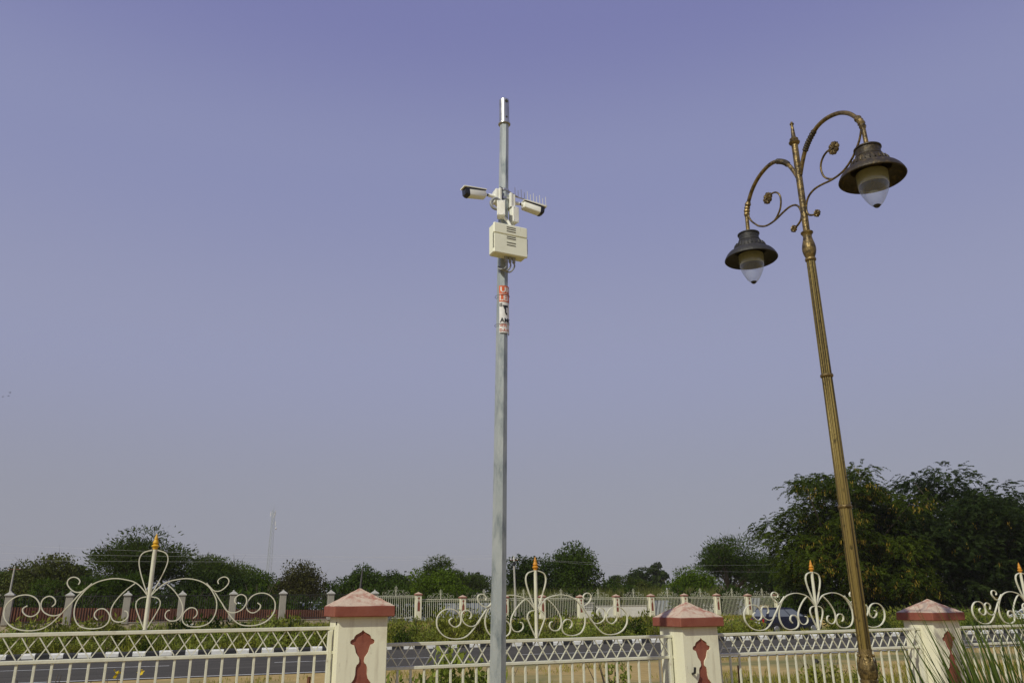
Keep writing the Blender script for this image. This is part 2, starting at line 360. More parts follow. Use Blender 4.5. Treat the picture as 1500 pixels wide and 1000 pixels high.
def band(name, ya, yb, z, m, parent=None, x0=-60, x1=120, n=18):
    b = MB(); X = [x0 + (x1-x0)*i/n for i in range(n+1)]
    b.v = [(x, ya(x), z) for x in X] + [(x, yb(x), z) for x in X]
    b.f = [(i, i+1, n+1+i+1, n+1+i) for i in range(n)]
    return b.build(name, m, parent)
road = structure(band('road', near_y, lambda x: kerb_y(x)+0.02, 0.012, M['road']))
edge = band('edge_line', lambda x: near_y(x)+0.10, lambda x: near_y(x)+0.24, 0.016, M['lineP'], road)
mid_y = lambda x: 0.55*near_y(x) + 0.45*kerb_y(x)
x = -34.0
while x < 70:
    band('lane_dash', lambda t: mid_y(t)-0.06, lambda t: mid_y(t)+0.06, 0.016, M['lineP'], road, x, x+4.6, 2); x += 7.4
road2 = structure(band('far_road', lambda x: kerb_y(x)+8.2, lambda x: kerb_y(x)+14.2, -0.345, M['road']))

kerb = structure(MB().build('kerb', None)); 
kerb_mesh = {}
def kerb_block_mesh(m):
    b = MB(); L_ = 0.41
    P = [(-0.0,0.0),(0.0,0.12),(0.035,0.165),(0.20,0.17),(0.20,0.0)]
    b.v = [(-L_/2+.006, y, z) for y, z in P] + [(L_/2-.006, y, z) for y, z in P]; n = len(P)
    b.f = [tuple(range(n)), tuple(range(2*n-1,n-1,-1))] + [(i, n+i, n+(i+1) % n, (i+1) % n) for i in range(n)]
    me = b.mesh('kerb_block'); me.materials.append(m); return me
kw, kb = kerb_block_mesh(M['kerb_white']), kerb_block_mesh(M['kerb_black'])
ang = math.atan(-0.105)
for i in range(175):
    x = -13.0 + i*0.411*math.cos(ang)
    o = link('kerb_block', kw if i % 2 == 0 else kb, None, kerb)
    o.location = (x, kerb_y(x)+rnd.uniform(-.012,.012), rnd.uniform(-.012,.006)); o.rotation_euler = (rnd.uniform(-.02,.02), rnd.uniform(-.012,.012), ang+rnd.uniform(-.015,.015))

# ------------------------------------------------------------------ near fence: pillars and wrought panels
FY = 6.43
PX = [1.365, 4.365, 7.365]
MOTIF = [(0,1.413),(.012,1.400),(.030,1.390),(.050,1.380),(.062,1.366),(.066,1.352),(.082,1.346),(.092,1.334),(.090,1.320),(.078,1.312),(.062,1.308),
         (.054,1.285),(.046,1.255),(.032,1.235),(.022,1.222),(.018,1.195),(.022,1.182),(.036,1.170),(.043,1.152),(.044,1.105),(.052,1.075),(.075,1.045),(.088,1.02),(.088,0.52)]
def pillar(px, dz, label, extras=None):
    t = thing('gate_pillar', label, 'pillar', (px, FY, dz), 0, 'red capped pillars of the near fence')
    w = 0.183; zt = 1.505
    # masonry shaft: four faces, the front one with the motif let into it
    b = MB()
    mot = [(x, z) for x, z in MOTIF]; n = len(mot)
    b.add([(-w,-w,0),(-w,w,0),(-w,w,zt),(-w,-w,zt)], [(0,3,2,1)])
    b.add([(w,-w,0),(w,w,0),(w,w,zt),(w,-w,zt)], [(0,1,2,3)])
    b.add([(-w,w,0),(w,w,0),(w,w,zt),(-w,w,zt)], [(0,3,2,1)])
    for s in (-1, 1):
        pts = [(s*x, z) for x, z in mot]; v = []
        for x, z in pts: v += [(x,-w,z),(s*w,-w,z)]
        f = []
        for i in range(n-1):
            q = (2*i, 2*i+1, 2*i+3, 2*i+2); f.append(q if s < 0 else q[::-1])
        b.add(v, f)
        wv = []
        for x, z in pts: wv += [(x,-w,z),(x,-w+.011,z)]
        b.add(wv, [((2*i, 2*i+2, 2*i+3, 2*i+1) if s < 0 else (2*i+1, 2*i+3, 2*i+2, 2*i)) for i in range(n-1)])
    zb = mot[-1][1]; xb = mot[-1][0]
    b.add([(-w,-w,mot[0][1]),(w,-w,mot[0][1]),(w,-w,zt),(-w,-w,zt)], [(0,1,2,3)])
    b.add([(-w,-w,0),(w,-w,0),(w,-w,zb),(-w,-w,zb)], [(0,1,2,3)])
    b.add([(-xb,-w,zb),(xb,-w,zb),(xb,-w+.011,zb),(-xb,-w+.011,zb)], [(0,1,2,3)])
    sh = b.build('shaft', M['cream'], t)
    r = MB(); r.add([(-.11,-w+.0105,.5),(.11,-w+.0105,.5),(.11,-w+.0105,1.43),(-.11,-w+.0105,1.43)], [(0,1,2,3)])
    mo = r.build('motif', M['red'], t); mo['label'] = 'dark red vase shaped niche let into the front face'
    c = MB(); h = .229
    c.bbox(-h, h, -h, h, zt, 1.583, .006); c.build('cap', M['red'], t)
    # slightly uneven pyramid top
    k = 8; v = []; f = []
    for j in range(k+1):
        q = j/k; hh = (h-.004)*(1-q); z = 1.583 + (0.132)*q
        ring = []
        for (ax, ay, bx, by) in ((-1,-1,1,-1),(1,-1,1,1),(1,1,-1,1),(-1,1,-1,-1)):
            for s in range(4):
                e = s/4; ring.append((hh*(ax+(bx-ax)*e) + rnd.uniform(-.0015,.0015), hh*(ay+(by-ay)*e)+rnd.uniform(-.0015,.0015), z+rnd.uniform(-.002,.002)))
        v += ring
    for j in range(k):
        for s in range(16):
            s2 = (s+1) % 16; f.append((j*16+s, j*16+s2, (j+1)*16+s2, (j+1)*16+s))
    MB().add(v, f).build('cap_roof', M['captop'], t)
    return t
p0 = pillar(PX[0], 0, 'cream pillar with iron rod on its red pyramid cap, nearest the grey pole')
MB().tube([(0.002,0,1.70),(0.008,0,1.78),(0.014,-.004,1.865)], [.0085,.0075,.006], 6).build('iron_rod', M['wire'], p0)
p0_hole = MB().tube([(-.188,-.10,1.46),(-.176,-.10,1.46)], .012, 8).build('bolt_hole', M['slot'], p0)
p1 = pillar(PX[1], -.13, 'cream pillar with red pyramid cap standing between the pole and the lamp')
MB().tube([(-.115,-.186,1.125),(-.115,-.22,1.135),(-.112,-.225,1.18)], .011, 8).build('black_hook', M['black_plastic'], p1)
p2 = pillar(PX[2], -.13, 'cream red capped pillar partly behind the tall foreground grass')

# scroll work, half of one panel (local x measured from the centre post, z above the top rail)
ZR = 1.425
def rel(pts): return [(x+0.145, z-ZR-.004) for x, z in pts]
SC = dict(
 arch=rel([(-.150,1.650),(-.162,1.664),(-.205,1.714),(-.251,1.748),(-.306,1.764),(-.37,1.773),(-.431,1.767),(-.49,1.748),(-.536,1.716),(-.57,1.673),(-.598,1.619),(-.604,1.561),(-.592,1.508),(-.561,1.465),(-.517,1.447),(-.467,1.443),(-.418,1.452),(-.387,1.478),(-.38,1.52),(-.397,1.553),(-.425,1.572),(-.455,1.569),(-.474,1.548),(-.474,1.522),(-.453,1.5)]),
 inner=rel([(-.245,1.741),(-.297,1.698),(-.342,1.644),(-.371,1.59),(-.376,1.542),(-.364,1.509),(-.342,1.49),(-.306,1.486),(-.277,1.5),(-.264,1.524),(-.273,1.551),(-.292,1.559)]),
 outer=rel([(-.520,1.742),(-.533,1.726),(-.581,1.678),(-.623,1.62),(-.656,1.577),(-.689,1.531),(-.73,1.484),(-.773,1.454),(-.819,1.442),(-.875,1.442),(-.925,1.452),(-.972,1.478),(-1.009,1.525),(-1.017,1.577),(-1.005,1.618),(-.968,1.654),(-.923,1.668),(-.879,1.664),(-.842,1.643),(-.817,1.606),(-.812,1.574),(-.822,1.548),(-.849,1.531),(-.878,1.534),(-.905,1.555),(-.911,1.581),(-.888,1.599)]),
 curl=rel([(-.537,1.715),(-.573,1.689),(-.607,1.684),(-.639,1.7),(-.667,1.732),(-.671,1.759),(-.656,1.779),(-.632,1.784),(-.607,1.773),(-.595,1.754),(-.602,1.735)]),
 small=rel([(-.645,1.589),(-.672,1.551),(-.709,1.534),(-.748,1.537),(-.785,1.558),(-.805,1.59),(-.809,1.616),(-.800,1.642),(-.776,1.658),(-.752,1.656),(-.729,1.636),(-.725,1.61),(-.742,1.592)]),
 upper=rel([(-.158,1.668),(-.186,1.731),(-.217,1.809),(-.236,1.876),(-.235,1.921),(-.213,1.953),(-.161,1.970)]),
 lower=rel([(-.158,1.445),(-.197,1.523),(-.222,1.583),(-.220,1.621),(-.196,1.643),(-.160,1.650)]),
)
sc_mesh = {}
for k, pts in SC.items():
    for s in (-1, 1):
        b = MB().strip([(x*(-s), z) for x, z in smooth_line(pts, 4)], .0068, .018 if k in ('arch','outer','upper') else .016)
        if s < 0: b.f = [q[::-1] for q in b.f]
        me = b.mesh('scroll', 40); me.materials.append(M['fence']); sc_mesh[k, s] = me
NB = 24; half = 1.317; bar_p = (2*half-.06)/NB
bar_me = MB().bbox(-.0085,.0085,-.0085,.0085,0.10,ZR-.184,.002).mesh('bar'); bar_me.materials.append(M['fence'])
lat_me = {}
for s in (-1, 1):
    b = MB().strip([(-s*bar_p*.45, 0), (s*bar_p*.45, .144)], .0070, .010)
    if s < 0: b.f = [q[::-1] for q in b.f]
    lat_me[s] = b.mesh('lattice_bar'); lat_me[s].materials.append(M['fence'])
top_me = MB().bbox(-half, half, -.017, .017, ZR-.0125, ZR+.0125, .003).mesh('top_rail'); top_me.materials.append(M['fence'])
low_me = MB().bbox(-half, half, -.017, .017, ZR-.184, ZR-.160, .003).mesh('lower_rail'); low_me.materials.append(M['fence'])
foot_me = MB().bbox(-half, half, -.017, .017, .075, .105, .003).mesh('bottom_rail'); foot_me.materials.append(M['fence'])
stile_me = MB().bbox(-.015,.015,-.022,.022,0.0,ZR-.018,.003).mesh('stile'); stile_me.materials.append(M['fence'])
post_me = MB().tube([(0,0,ZR+.016),(0,0,1.985)], .0145, 12).mesh('post', 40); post_me.materials.append(M['fence'])
FIN = [(.0150,0),(.0165,.003),(.0165,.014),(.024,.018),(.027,.025),(.022,.031),(.014,.036),(.018,.041),(.0205,.046),(.019,.053),(.014,.064),(.012,.070),(.0135,.073),(.0125,.078),(.008,.092),(.003,.108),(.0015,.112)]
def fence_panel(cx, dz, label, tip):
    t = thing('fence_panel', label, 'fence panel', (cx, FY, dz), 0, 'wrought scroll panels of the near fence')
    link('top_rail', top_me, None, t); link('lower_rail', low_me, None, t); link('bottom_rail', foot_me, None, t)
    for s in (-1, 1): link('stile', stile_me, None, t).location = (s*(half-.030), 0, 0)
    for i in range(NB-1):
        o = link('bar', bar_me, None, t); o.location = (-half+.03+bar_p*(i+1), 0, 0); o.rotation_euler = (0, rnd.uniform(-.003,.003), 0)
    for i in range(NB):
        for s in (-1, 1):
            o = link('lattice_bar', lat_me[s], None, t); o.location = (-half+.03+bar_p*(i+.5), s*.0062, ZR-.158); o.rotation_euler = (0, rnd.uniform(-.02,.02), 0)
    for (k, s), me in sc_mesh.items():
        o = link('scroll', me, None, t); o.location = (0, 0, ZR+.015); o.rotation_euler = (rnd.uniform(-.012,.012), rnd.uniform(-.005,.005), rnd.uniform(-.008,.008))
    po = link('post', post_me, None, t)
    fm = MB().lathe(FIN, 14, (0,0,1.985)).mesh('finial', 35); fm.materials.append(tip)
    fi = link('finial', fm, None, t); fi['label'] = 'painted spear point on the centre post'
    return t
fence_panel(-0.135, 0.0, 'white scrolled fence panel at far left with bright yellow spear tip', M['yellow'])
fence_panel(2.865, -0.13, 'white scrolled fence panel crossed by the grey pole, orange spear tip', M['orange'])
fence_panel(5.865, -0.13, 'white scrolled fence panel crossed by the bronze lamp post', M['orange'])
fence_panel(8.865, -0.13, 'white scrolled fence panel at right edge behind tall grass', M['orange'])

# ------------------------------------------------------------------ pole with security cameras
PB = Vector((2.022, 5.222, 0)); PT = Vector((2.108, 5.186, 5.33))
def on_pole(z): return PB + (PT-PB)*(z/5.33)
def pole_r(z): return 0.0585 + (0.0355-0.0585)*(z/5.33)
tp = thing('camera_pole', 'tall tapered grey galvanised steel pole carrying two security cameras', 'pole', PB)
zz = [0, .02, 1.0, 2.0, 3.0, 4.0, 5.33]
MB().tube([on_pole(z)-PB for z in zz], [pole_r(z)*1.06 for z in zz], 8).build('shaft', M['galv'], tp, 20)
q = MB(); c = on_pole(5.30)-PB
q.lathe([(.046,0),(.050,.003),(.050,.012),(.041,.016),(.041,.232),(.038,.236),(.034,.236),(.034,.10)], 24, (c.x,c.y,c.z)); q.build('sleeve', M['steel'], tp, 35)
camdir = Vector((-PT.x, -PT.y, 0)).normalized(); rightd = Vector((-camdir.y, camdir.x, 0))
for (zf, sc_, rr) in ((.205, .45, .014), (.055, .15, .0085)):
    d = (camdir*math.cos(.5) + rightd*math.sin(.5)*1.0).normalized(); a = c + Vector((0,0,zf)) + d*.036
    MB().tube([a, a + d*.0075], rr, 14).build('bolt_hole', M['slot'], tp)
for zc in (4.692, 4.618):
    a = on_pole(zc)-PB; b = MB().lathe([(.0445,-.009),(.0445,.009)], 20, tuple(a)); b.build('clamp_band', M['steel'], tp, 40)
    d = camdir*.9 - rightd*.42; e = a + d.normalized()*.048
    MB().bbox(-.012,.012,-.008,.008,-.012,.012,.002).xform(Matrix.Translation(e)).build('clamp_bolt', M['black_plastic'], tp)
MB().lathe([(.20,0),(.20,.02)], 4, (0,0,0)).build('base_plate', M['galv'], tp)
pc = on_pole(4.55) - Vector((0,0,.028))
# two camera mounts: plate on the pole, junction box below, arm, housing
def bullet_camera(name, side, label, root, aim):
    """housing built pointing along local +x"""
    t = thing(name, label, 'security camera', root)
    plate = MB().bbox(-.017,.017,-.040,.040,-.055,.055,.004).xform(Matrix.Translation((0,0,0)))
    plate.build('mount_plate', M['white_plastic'], t)
    MB().bbox(-.010,.010,-.047,.047,-.062,.062,.003).xform(Matrix.Translation((-side*.020,0,0))).build('backing_plate', M['white_plastic'], t)
    arm0 = Vector((side*.017,0,.0)); a1 = arm0 + Vector((side*.05,0,.002)); 
    MB().tube([arm0, a1], [.016,.013], 12).build('arm', M['white_plastic'], t, 40)
    j = a1 + Vector((side*.012,0,0)); MB().tube([a1, j], [.0095,.0095], 10).build('joint', M['black_plastic'], t, 40)
    d = Vector(aim).normalized(); y = Vector((0,0,1)).cross(d).normalized(); z = d.cross(y)
    Mx = Matrix((d, y, z)).transposed().to_4x4(); Mx.translation = j + d*.002
    MB().tube([(0,0,0),(.02,0,0)], [.012,.018], 12).xform(Mx).build('ball_neck', M['white_plastic'], t, 40)
    # body: rounded rectangular housing, rear to front
    def sec(x, wy, zl, zh, r=.012):
        o = []
        for (cy, cz, a0) in ((wy-r, zh-r, 0), (-wy+r, zh-r, 90), (-wy+r, zl+r, 180), (wy-r, zl+r, 270)):
            for k in range(4):
                w = math.radians(a0 + k*30); o.append((x, cy + r*math.cos(w), cz + r*math.sin(w)))
        return o
    def loft(secs, flip=False):
        b = MB(); n = len(secs[0]); b.v = [p for s_ in secs for p in s_]
        for i in range(len(secs)-1):
            for k in range(n):
                k2 = (k+1) % n; b.f.append((i*n+k, (i+1)*n+k, (i+1)*n+k2, i*n+k2))
        b.f.append(tuple(range(n))); b.f.append(tuple(range(len(secs)*n-1, (len(secs)-1)*n-1, -1)))
        return b
    loft([sec(.015,.026,-.030,.016), sec(.022,.032,-.036,.022), sec(.165,.034,-.042,.022)]).xform(Mx).build('housing', M['white_plastic'], t, 40)
    loft([sec(.014,.033,.0225,.0275,.002), sec(.010,.035,.0262,.034,.002), sec(.195,.038,.0265,.0365,.002), sec(.207,.038,.0245,.034,.002)]).xform(Mx).build('sun_shield', M['white_plastic'], t, 40)
    loft([sec(.020,.0335,.0165,.0262,.003), sec(.162,.0355,.010,.0262,.003)]).xform(Mx).build('side_band', M['black_plastic'], t, 40)
    loft([sec(.160,.0355,-.0435,.0262), sec(.178,.0355,-.041,.0262), sec(.193,.034,-.030,.0262)]).xform(Mx).build('front_bezel', M['black_plastic'], t, 40)
    MB().tube([(.185,0,-.008),(.1955,0,-.009)], .020, 18).xform(Mx).build('lens', M['lens'], t, 40)
    return t
left_root = pc + Vector((-.066, -.012, .103)); right_root = pc + Vector((.066, -.012, .078))
bullet_camera('security_camera', -1, 'white bullet camera aimed left, dark front glass showing, on pole', left_root, (-1,-.10,-.10))
bullet_camera('security_camera', 1, 'white bullet camera aimed right and downward, on pole', right_root, (1,.02,-.13))
def small_box(label, loc, rz, w, d, h):
    t = thing('cable_box', label, 'cable box', loc, rz)
    MB().bbox(-w/2,w/2,-d/2,d/2,-h/2,h/2,.005).build('case', M['white_plastic'], t)
    MB().bbox(-w/2-.002,w/2+.002,-d/2-.012,-d/2-.0005,-h/2-.002,h/2+.002,.004).build('lid', M['white_plastic'], t)
    for sx in (-1,1):
        for sz in (-1,1): MB().tube([(sx*(w/2-.010),-d/2-.0125,sz*(h/2-.010)),(sx*(w/2-.010),-d/2-.0105,sz*(h/2-.010))], .0035, 8).build('screw', M['steel'], t)
    return t
lb = small_box('white cable box under the left security camera', pc + Vector((-.045,-.062,-.035)), -.35, .060, .070, .125)
rb = small_box('white cable box under the right security camera', pc + Vector((.072,-.030,-.050)), .15, .052, .060, .130)
loop = smooth_line([(-.050,-.050,.055),(-.085,-.055,.065),(-.118,-.060,.040),(-.130,-.065,.005),(-.112,-.07,-.030),(-.078,-.075,-.040)], 4)
cl = tag(MB().tube([pc + Vector(p) for p in loop], .0115, 10).build('conduit_loop', M['grey_conduit'], None, 60), 'grey flexible conduit loop left of the pole beneath the camera', 'conduit')
pp = smooth_line([(-.030,-.072,-.095),(.000,-.085,-.130),(.020,-.095,-.175)], 3)
tag(MB().tube([pc + Vector(p) for p in pp], .012, 10).build('conduit_pipe', M['white_plastic'], None, 60), 'short white pipe slanting into the top of the ivory box', 'conduit')
tag(MB().tube([pc + Vector((.070,-.030,-.11)), pc + Vector((.066,-.040,-.215))], .010, 10).build('conduit_pipe', M['white_plastic'], None, 60), 'short upright white pipe right of the pole above the ivory box', 'conduit')
# wire rack behind the right camera
an = thing('wire_rack', 'thin comb of upright wire rods behind the right camera', 'antenna', pc + Vector((.135,.10,.185)))
MB().tube([(0,0,.02),(.30,.012,-.005)], .005, 6).build('boom', M['pale_wire'], an)
for i in range(11):
    e = i/10; x = .01 + .28*e; MB().tube([(x,.012*e,.02-.025*e),(x-.002,.012*e,.02-.025*e + (.080 if i % 2 == 0 else .060))], .0028, 5).build('rod', M['pale_wire'], an)
MB().tube([(-.075,-.06,.02),(.03,0,.018)], .006, 6).build('bracket', M['steel'], an)
# ivory equipment box
bx = thing('equipment_box', 'ivory plastic equipment box with louvre slots strapped to the pole', 'box', on_pole(4.20) + Vector((-.002,-.102,.0)), 0.06)
w, d, h = .138, .044, .122
MB().bbox(-w,w,-d,d,-h,h,.010).build('case', M['ivory'], bx)
MB().bbox(-w-.004,w+.004,-d-.016,-d+.006,-h-.003,h*.28,.007).build('lid', M['ivory'], bx)
MB().bbox(-w-.004,w+.004,-d-.016,-d+.006,h*.28+.0025,h+.003,.007).build('lid', M['ivory'], bx)
for z in (.100,.084,.066, .022,.006, -.028,-.048):
    MB().bbox(-.036,.040,-d-.0185,-d-.0150,z-.0028,z+.0028,.0008).build('louvre', M['slot'], bx)
for s in (-1,1):
    for i in range(12):
        z = .030-.0105*i; MB().bbox(s*(w+.002)-.004,s*(w+.002)+.004,-d-.013,-d+.003,z-.0024,z+.0024,.0008).build('side_slot', M['slot'], bx)
MB().box(-.05,.05,d,d+.018,-.08,.08).build('back_bracket', M['galv'], bx)
for i, x in enumerate((-.020,.014,.046)):
    MB().lathe([(.009,-.045),(.012,-.042),(.012,-.018),(.014,-.016),(.014,0)], 10, (x,-.01,-h)).build('cable_gland', M['grey_conduit'], bx, 40)
    e = smooth_line([(x,-.01,-h-.04),(x+.004,-.01,-h-.075),(x-.012-.010*i,0,-h-.098-.010*i),(x-.03-.018*i,.045,-h-.085),(x-.03-.02*i,.06,-h-.06)], 4)
    MB().tube(e, .0065, 8).build('cable', M['grey_conduit'], bx, 60)

# curved warning sign tied round the pole
sg = thing('warning_sign', 'curved orange and white warning sign tied round the grey pole', 'sign', on_pole(3.68))
SR = .0520; a_view = math.atan2(camdir.y, camdir.x)           # direction from the pole towards the viewer's side
def bend(u, z, r):                                             # u: metres round the pole, to the viewer's right
    a = a_view + u/SR; return Vector((r*math.cos(a), r*math.sin(a), z))
def sheet(u0, u1, z0, z1, r, m, name, parent, n=16):
    b = MB(); t_ = .0012
    for i in range(n+1):
        u = u0 + (u1-u0)*i/n
        b.v += [tuple(bend(u,z0,r)), tuple(bend(u,z1,r)), tuple(bend(u,z0,r-t_)), tuple(bend(u,z1,r-t_))]
    for i in range(n):
        a, c = 4*i, 4*i+4
        b.f += [(a,c,c+1,a+1),(a+2,a+3,c+3,c+2),(a,a+2,c+2,c),(a+1,c+1,c+3,a+3)]
    b.f += [(0,1,3,2),(4*n,4*n+2,4*n+3,4*n+1)]
    return b.build(name, m, parent, 60)
U0, U1 = -.0215, .110
board = sheet(U0, U1, -.187, .187, SR, M['white_print'], 'board', sg)
sheet(U0-.0005, U1+.0005, .125, .1875, SR+.0015, M['orange_print'], 'orange_band', board); sheet(U0-.0005, U1+.0005, .058, .120, SR+.0015, M['orange_print'], 'orange_band', board)
def letters(txt, u, z, h, m, name='lettering', wx=1.0):
    cu_ = bpy.data.curves.new('text', 'FONT'); cu_.body = txt; cu_.size = 1.0; cu_.resolution_u = 3; cu_.offset = 0.022
    ob = bpy.data.objects.new('text', cu_); COL.objects.link(ob); dg = bpy.context.evaluated_depsgraph_get(); dg.update()
    me = bpy.data.meshes.new_from_object(ob.evaluated_get(dg)); bpy.data.objects.remove(ob); bpy.data.curves.remove(cu_)
    k = h/0.69
    for v in me.vertices: v.co = bend(u + v.co.x*k*wx, z + v.co.y*k, SR+.0030)
    me.name = name; o = link(name, me, m, board); return o
letters('UR', -.0135, .135, .040, M['white_print'], wx=1.10)
letters('LEI', -.0200, .068, .040, M['white_print'], wx=1.0)
letters('IS', -.0195, .020, .025, M['black_print'], wx=.85)
letters('AMC', -.0150, -.105, .033, M['black_print'], wx=.95)
letters('VITE', -.0180, -.141, .020, M['red_print'], wx=.95)
letters('D.A.N', -.0195, -.176, .020, M['red_print'], wx=.95)
# little camera pictogram
ic = MB()
def flat(poly):
    o = len(ic.v); ic.v += [tuple(bend(u, z, SR+.0032)) for u, z in poly]; ic.f.append(tuple(range(o, o+len(poly))))
flat([(.004,.030),(.020,.030),(.020,-.008),(.012,.008)]); flat([(.020,.030),(.048,.030),(.048,.014),(.020,.014)]); flat([(.020,.014),(.030,.014),(.030,-.045),(.020,-.030)]); flat([(.030,-.030),(.040,-.030),(.040,-.045),(.030,-.045)])
ic.build('camera_pictogram', M['black_print'], board)
for z in (.115, -.115):
    a = on_pole(3.68+z)-on_pole(3.68); ring_ = [Vector((a.x+.0555*math.cos(k*math.pi/12), a.y+.0555*math.sin(k*math.pi/12), a.z+.003*math.sin(k*math.pi/12+1))) for k in range(25)]
    MB().tube(ring_, .0016, 5, cap=False).build('tie_wire', M['wire'], sg)

# ------------------------------------------------------------------ ornamental double lamp post
LPOS = Vector((4.24, 4.25, 0)); LROT = math.atan2(1, .068)       # local +x runs away from the viewer, -x towards
lp = thing('lamp_post', 'antique gold ornamental street lamp with two hanging bell lanterns', 'street lamp', LPOS, LROT)
MB().lathe([(.17,0),(.17,.04),(.14,.06),(.13,.10),(.105,.14),(.10,.55),(.12,.58),(.12,.62),(.09,.66),(.07,.80),(.06,.98),(.056,1.04)], 28).build('pedestal', M['bronze_cast'], lp, 35)
MB().lathe([(.050,1.035),(.058,1.042),(.058,1.058),(.050,1.064),(.048,1.078),(.056,1.084),(.056,1.098),(.046,1.104)], 28).build('collar', M['bronze_cast'], lp, 35)
# swelling base carved with leaves
MB().lathe([(.044,1.104),(.052,1.125),(.056,1.15),(.054,1.18),(.048,1.21),(.043,1.24),(.042,1.285)], 36).build('base_bulb', M['bronze_cast'], lp, 50)
for k in range(6):
    a0 = k*math.pi/3
    b = MB(); v = []; f = []
    for i in range(9):
        e = i/8; z = 1.106 + .135*e; r = .0455 + .0125*math.sin(e*math.pi)**.8 + .0015*e + (.003*(e-.8)*5 if e > .8 else 0); wd = .36*math.sin(math.pi*(.10+.86*e))**.7
        for j in range(5):
            s = (j-2)/2; a = a0 + s*wd; rr = r + .004*(1-abs(s)) + .0022*math.cos(s*9+e*16)
            v.append((rr*math.cos(a), rr*math.sin(a), z - .012*abs(s)))
    for i in range(8):
        for j in range(4): f.append((i*5+j, i*5+j+1, i*5+j+6, i*5+j+5))
    b.add(v, f).build('leaf_relief', M['bronze_cast'], lp, 60)
    MB().lathe([(.002,-.010),(.007,-.006),(.009,0),(.007,.006),(.002,.010)], 8, ((.050)*math.cos(a0+.5), .050*math.sin(a0+.5), 1.245)).build('bead', M['bronze_cast'], lp, 80)
fl = (12, .075)
for z0, z1, r0, r1 in ((1.285,2.19,.0385,.0390),(2.21,3.127,.0385,.0350),(3.146,4.045,.0345,.0305)):
    n = 8; prof = [(r0 + (r1-r0)*i/n, z0 + (z1-z0)*i/n) for i in range(n+1)]
    MB().lathe(prof, 72, flute=fl).build('fluted_shaft', M['bronze'], lp, 60)
for z, r in ((2.20,.0470),(3.136,.0455),(4.055,.041)):
    MB().lathe([(r-.010,-.013),(r-.002,-.010),(r,-.003),(r,.003),(r-.002,.010),(r-.010,.013)], 28, (0,0,z)).build('ring', M['bronze_cast'], lp, 60)
MB().lathe([(.030,4.066),(.036,4.078),(.045,4.10),(.051,4.13),(.051,4.155),(.046,4.185),(.038,4.215),(.033,4.24),(.033,4.255),(.040,4.268),(.046,4.275),(.046,4.283),(.036,4.290),(.026,4.292)], 32).build('urn', M['bronze_cast'], lp, 50)
MB().lathe([(.0255,4.29),(.0255,5.06)], 24).build('upper_tube', M['bronze_cast'], lp, 60)
MB().lathe([(.026,5.055),(.034,5.062),(.042,5.072),(.044,5.080),(.038,5.088),(.030,5.094),(.034,5.102),(.034,5.110),(.024,5.118),(.018,5.13),(.0105,5.235),(.0105,5.240),(.016,5.244),(.017,5.252),(.010,5.258),(.008,5.268)], 24).build('top_finial', M['bronze_cast'], lp, 45)
ARM = [(.018,4.775),(.034,4.812),(.062,4.868),(.100,4.930),(.150,4.985),(.225,5.035),(.300,5.060),(.395,5.058),(.505,5.025),(.595,4.965),(.655,4.895),(.690,4.840),(.705,4.785),(.710,4.72),(.714,4.61)]
SCR = [(.690,4.770),(.655,4.700),(.600,4.640),(.555,4.602),(.465,4.562),(.350,4.556),(.230,4.575),(.150,4.580),(.085,4.562),(.045,4.520),(.030,4.460),(.045,4.415),(.085,4.390),(.122,4.382)]
BRA = [(.355,4.556),(.310,4.580),(.265,4.625),(.246,4.690),(.256,4.745),(.295,4.785),(.345,4.800),(.395,4.790)]
def rosette(c, ax, r, parent):
    """flower disc with petals, facing along the local y axis"""
    b = MB(); n = 8
    for s in (-1, 1):
        for k in range(n):
            a = 2*math.pi*k/n; pts = []
            for (q, w) in ((.18,0),(.55,.30),(.95,.26),(1.0,0),(.95,-.26),(.55,-.30)):
                aa = a + w; pts.append((c[0]+r*q*math.cos(aa), c[1]+s*(.006+.006*math.sin(q*2.6)), c[2]+r*q*math.sin(aa)))
            o = len(b.v); b.v += pts; m_ = (c[0]+r*.6*math.cos(a), c[1]+s*.017, c[2]+r*.6*math.sin(a)); b.v.append(m_)
            for i in range(6): b.f.append((o+i, o+(i+1) % 6, o+6) if s < 0 else (o+(i+1) % 6, o+i, o+6))
        b.lathe([(.001,-.006),(r*.22,-.004),(r*.26,0),(r*.2,.006),(.001,.008)], 10) if False else None
    b.tube([(c[0],c[1]-.018,c[2]),(c[0],c[1]+.018,c[2])], r*.20, 10)
    b.tube([(c[0],c[1]-.006,c[2]),(c[0],c[1]+.006,c[2])], r*.94, 16)
    return b.build('rosette', M['bronze_cast'], parent, 30)
SHADE = [(.086,4.604),(.092,4.600),(.092,4.592),(.084,4.588),(.083,4.548),(.088,4.544),(.092,4.532),(.090,4.524),(.100,4.516),(.118,4.500),(.128,4.480),(.134,4.455),(.142,4.444),(.160,4.437),(.185,4.424),(.202,4.404),(.217,4.376),(.221,4.363)]
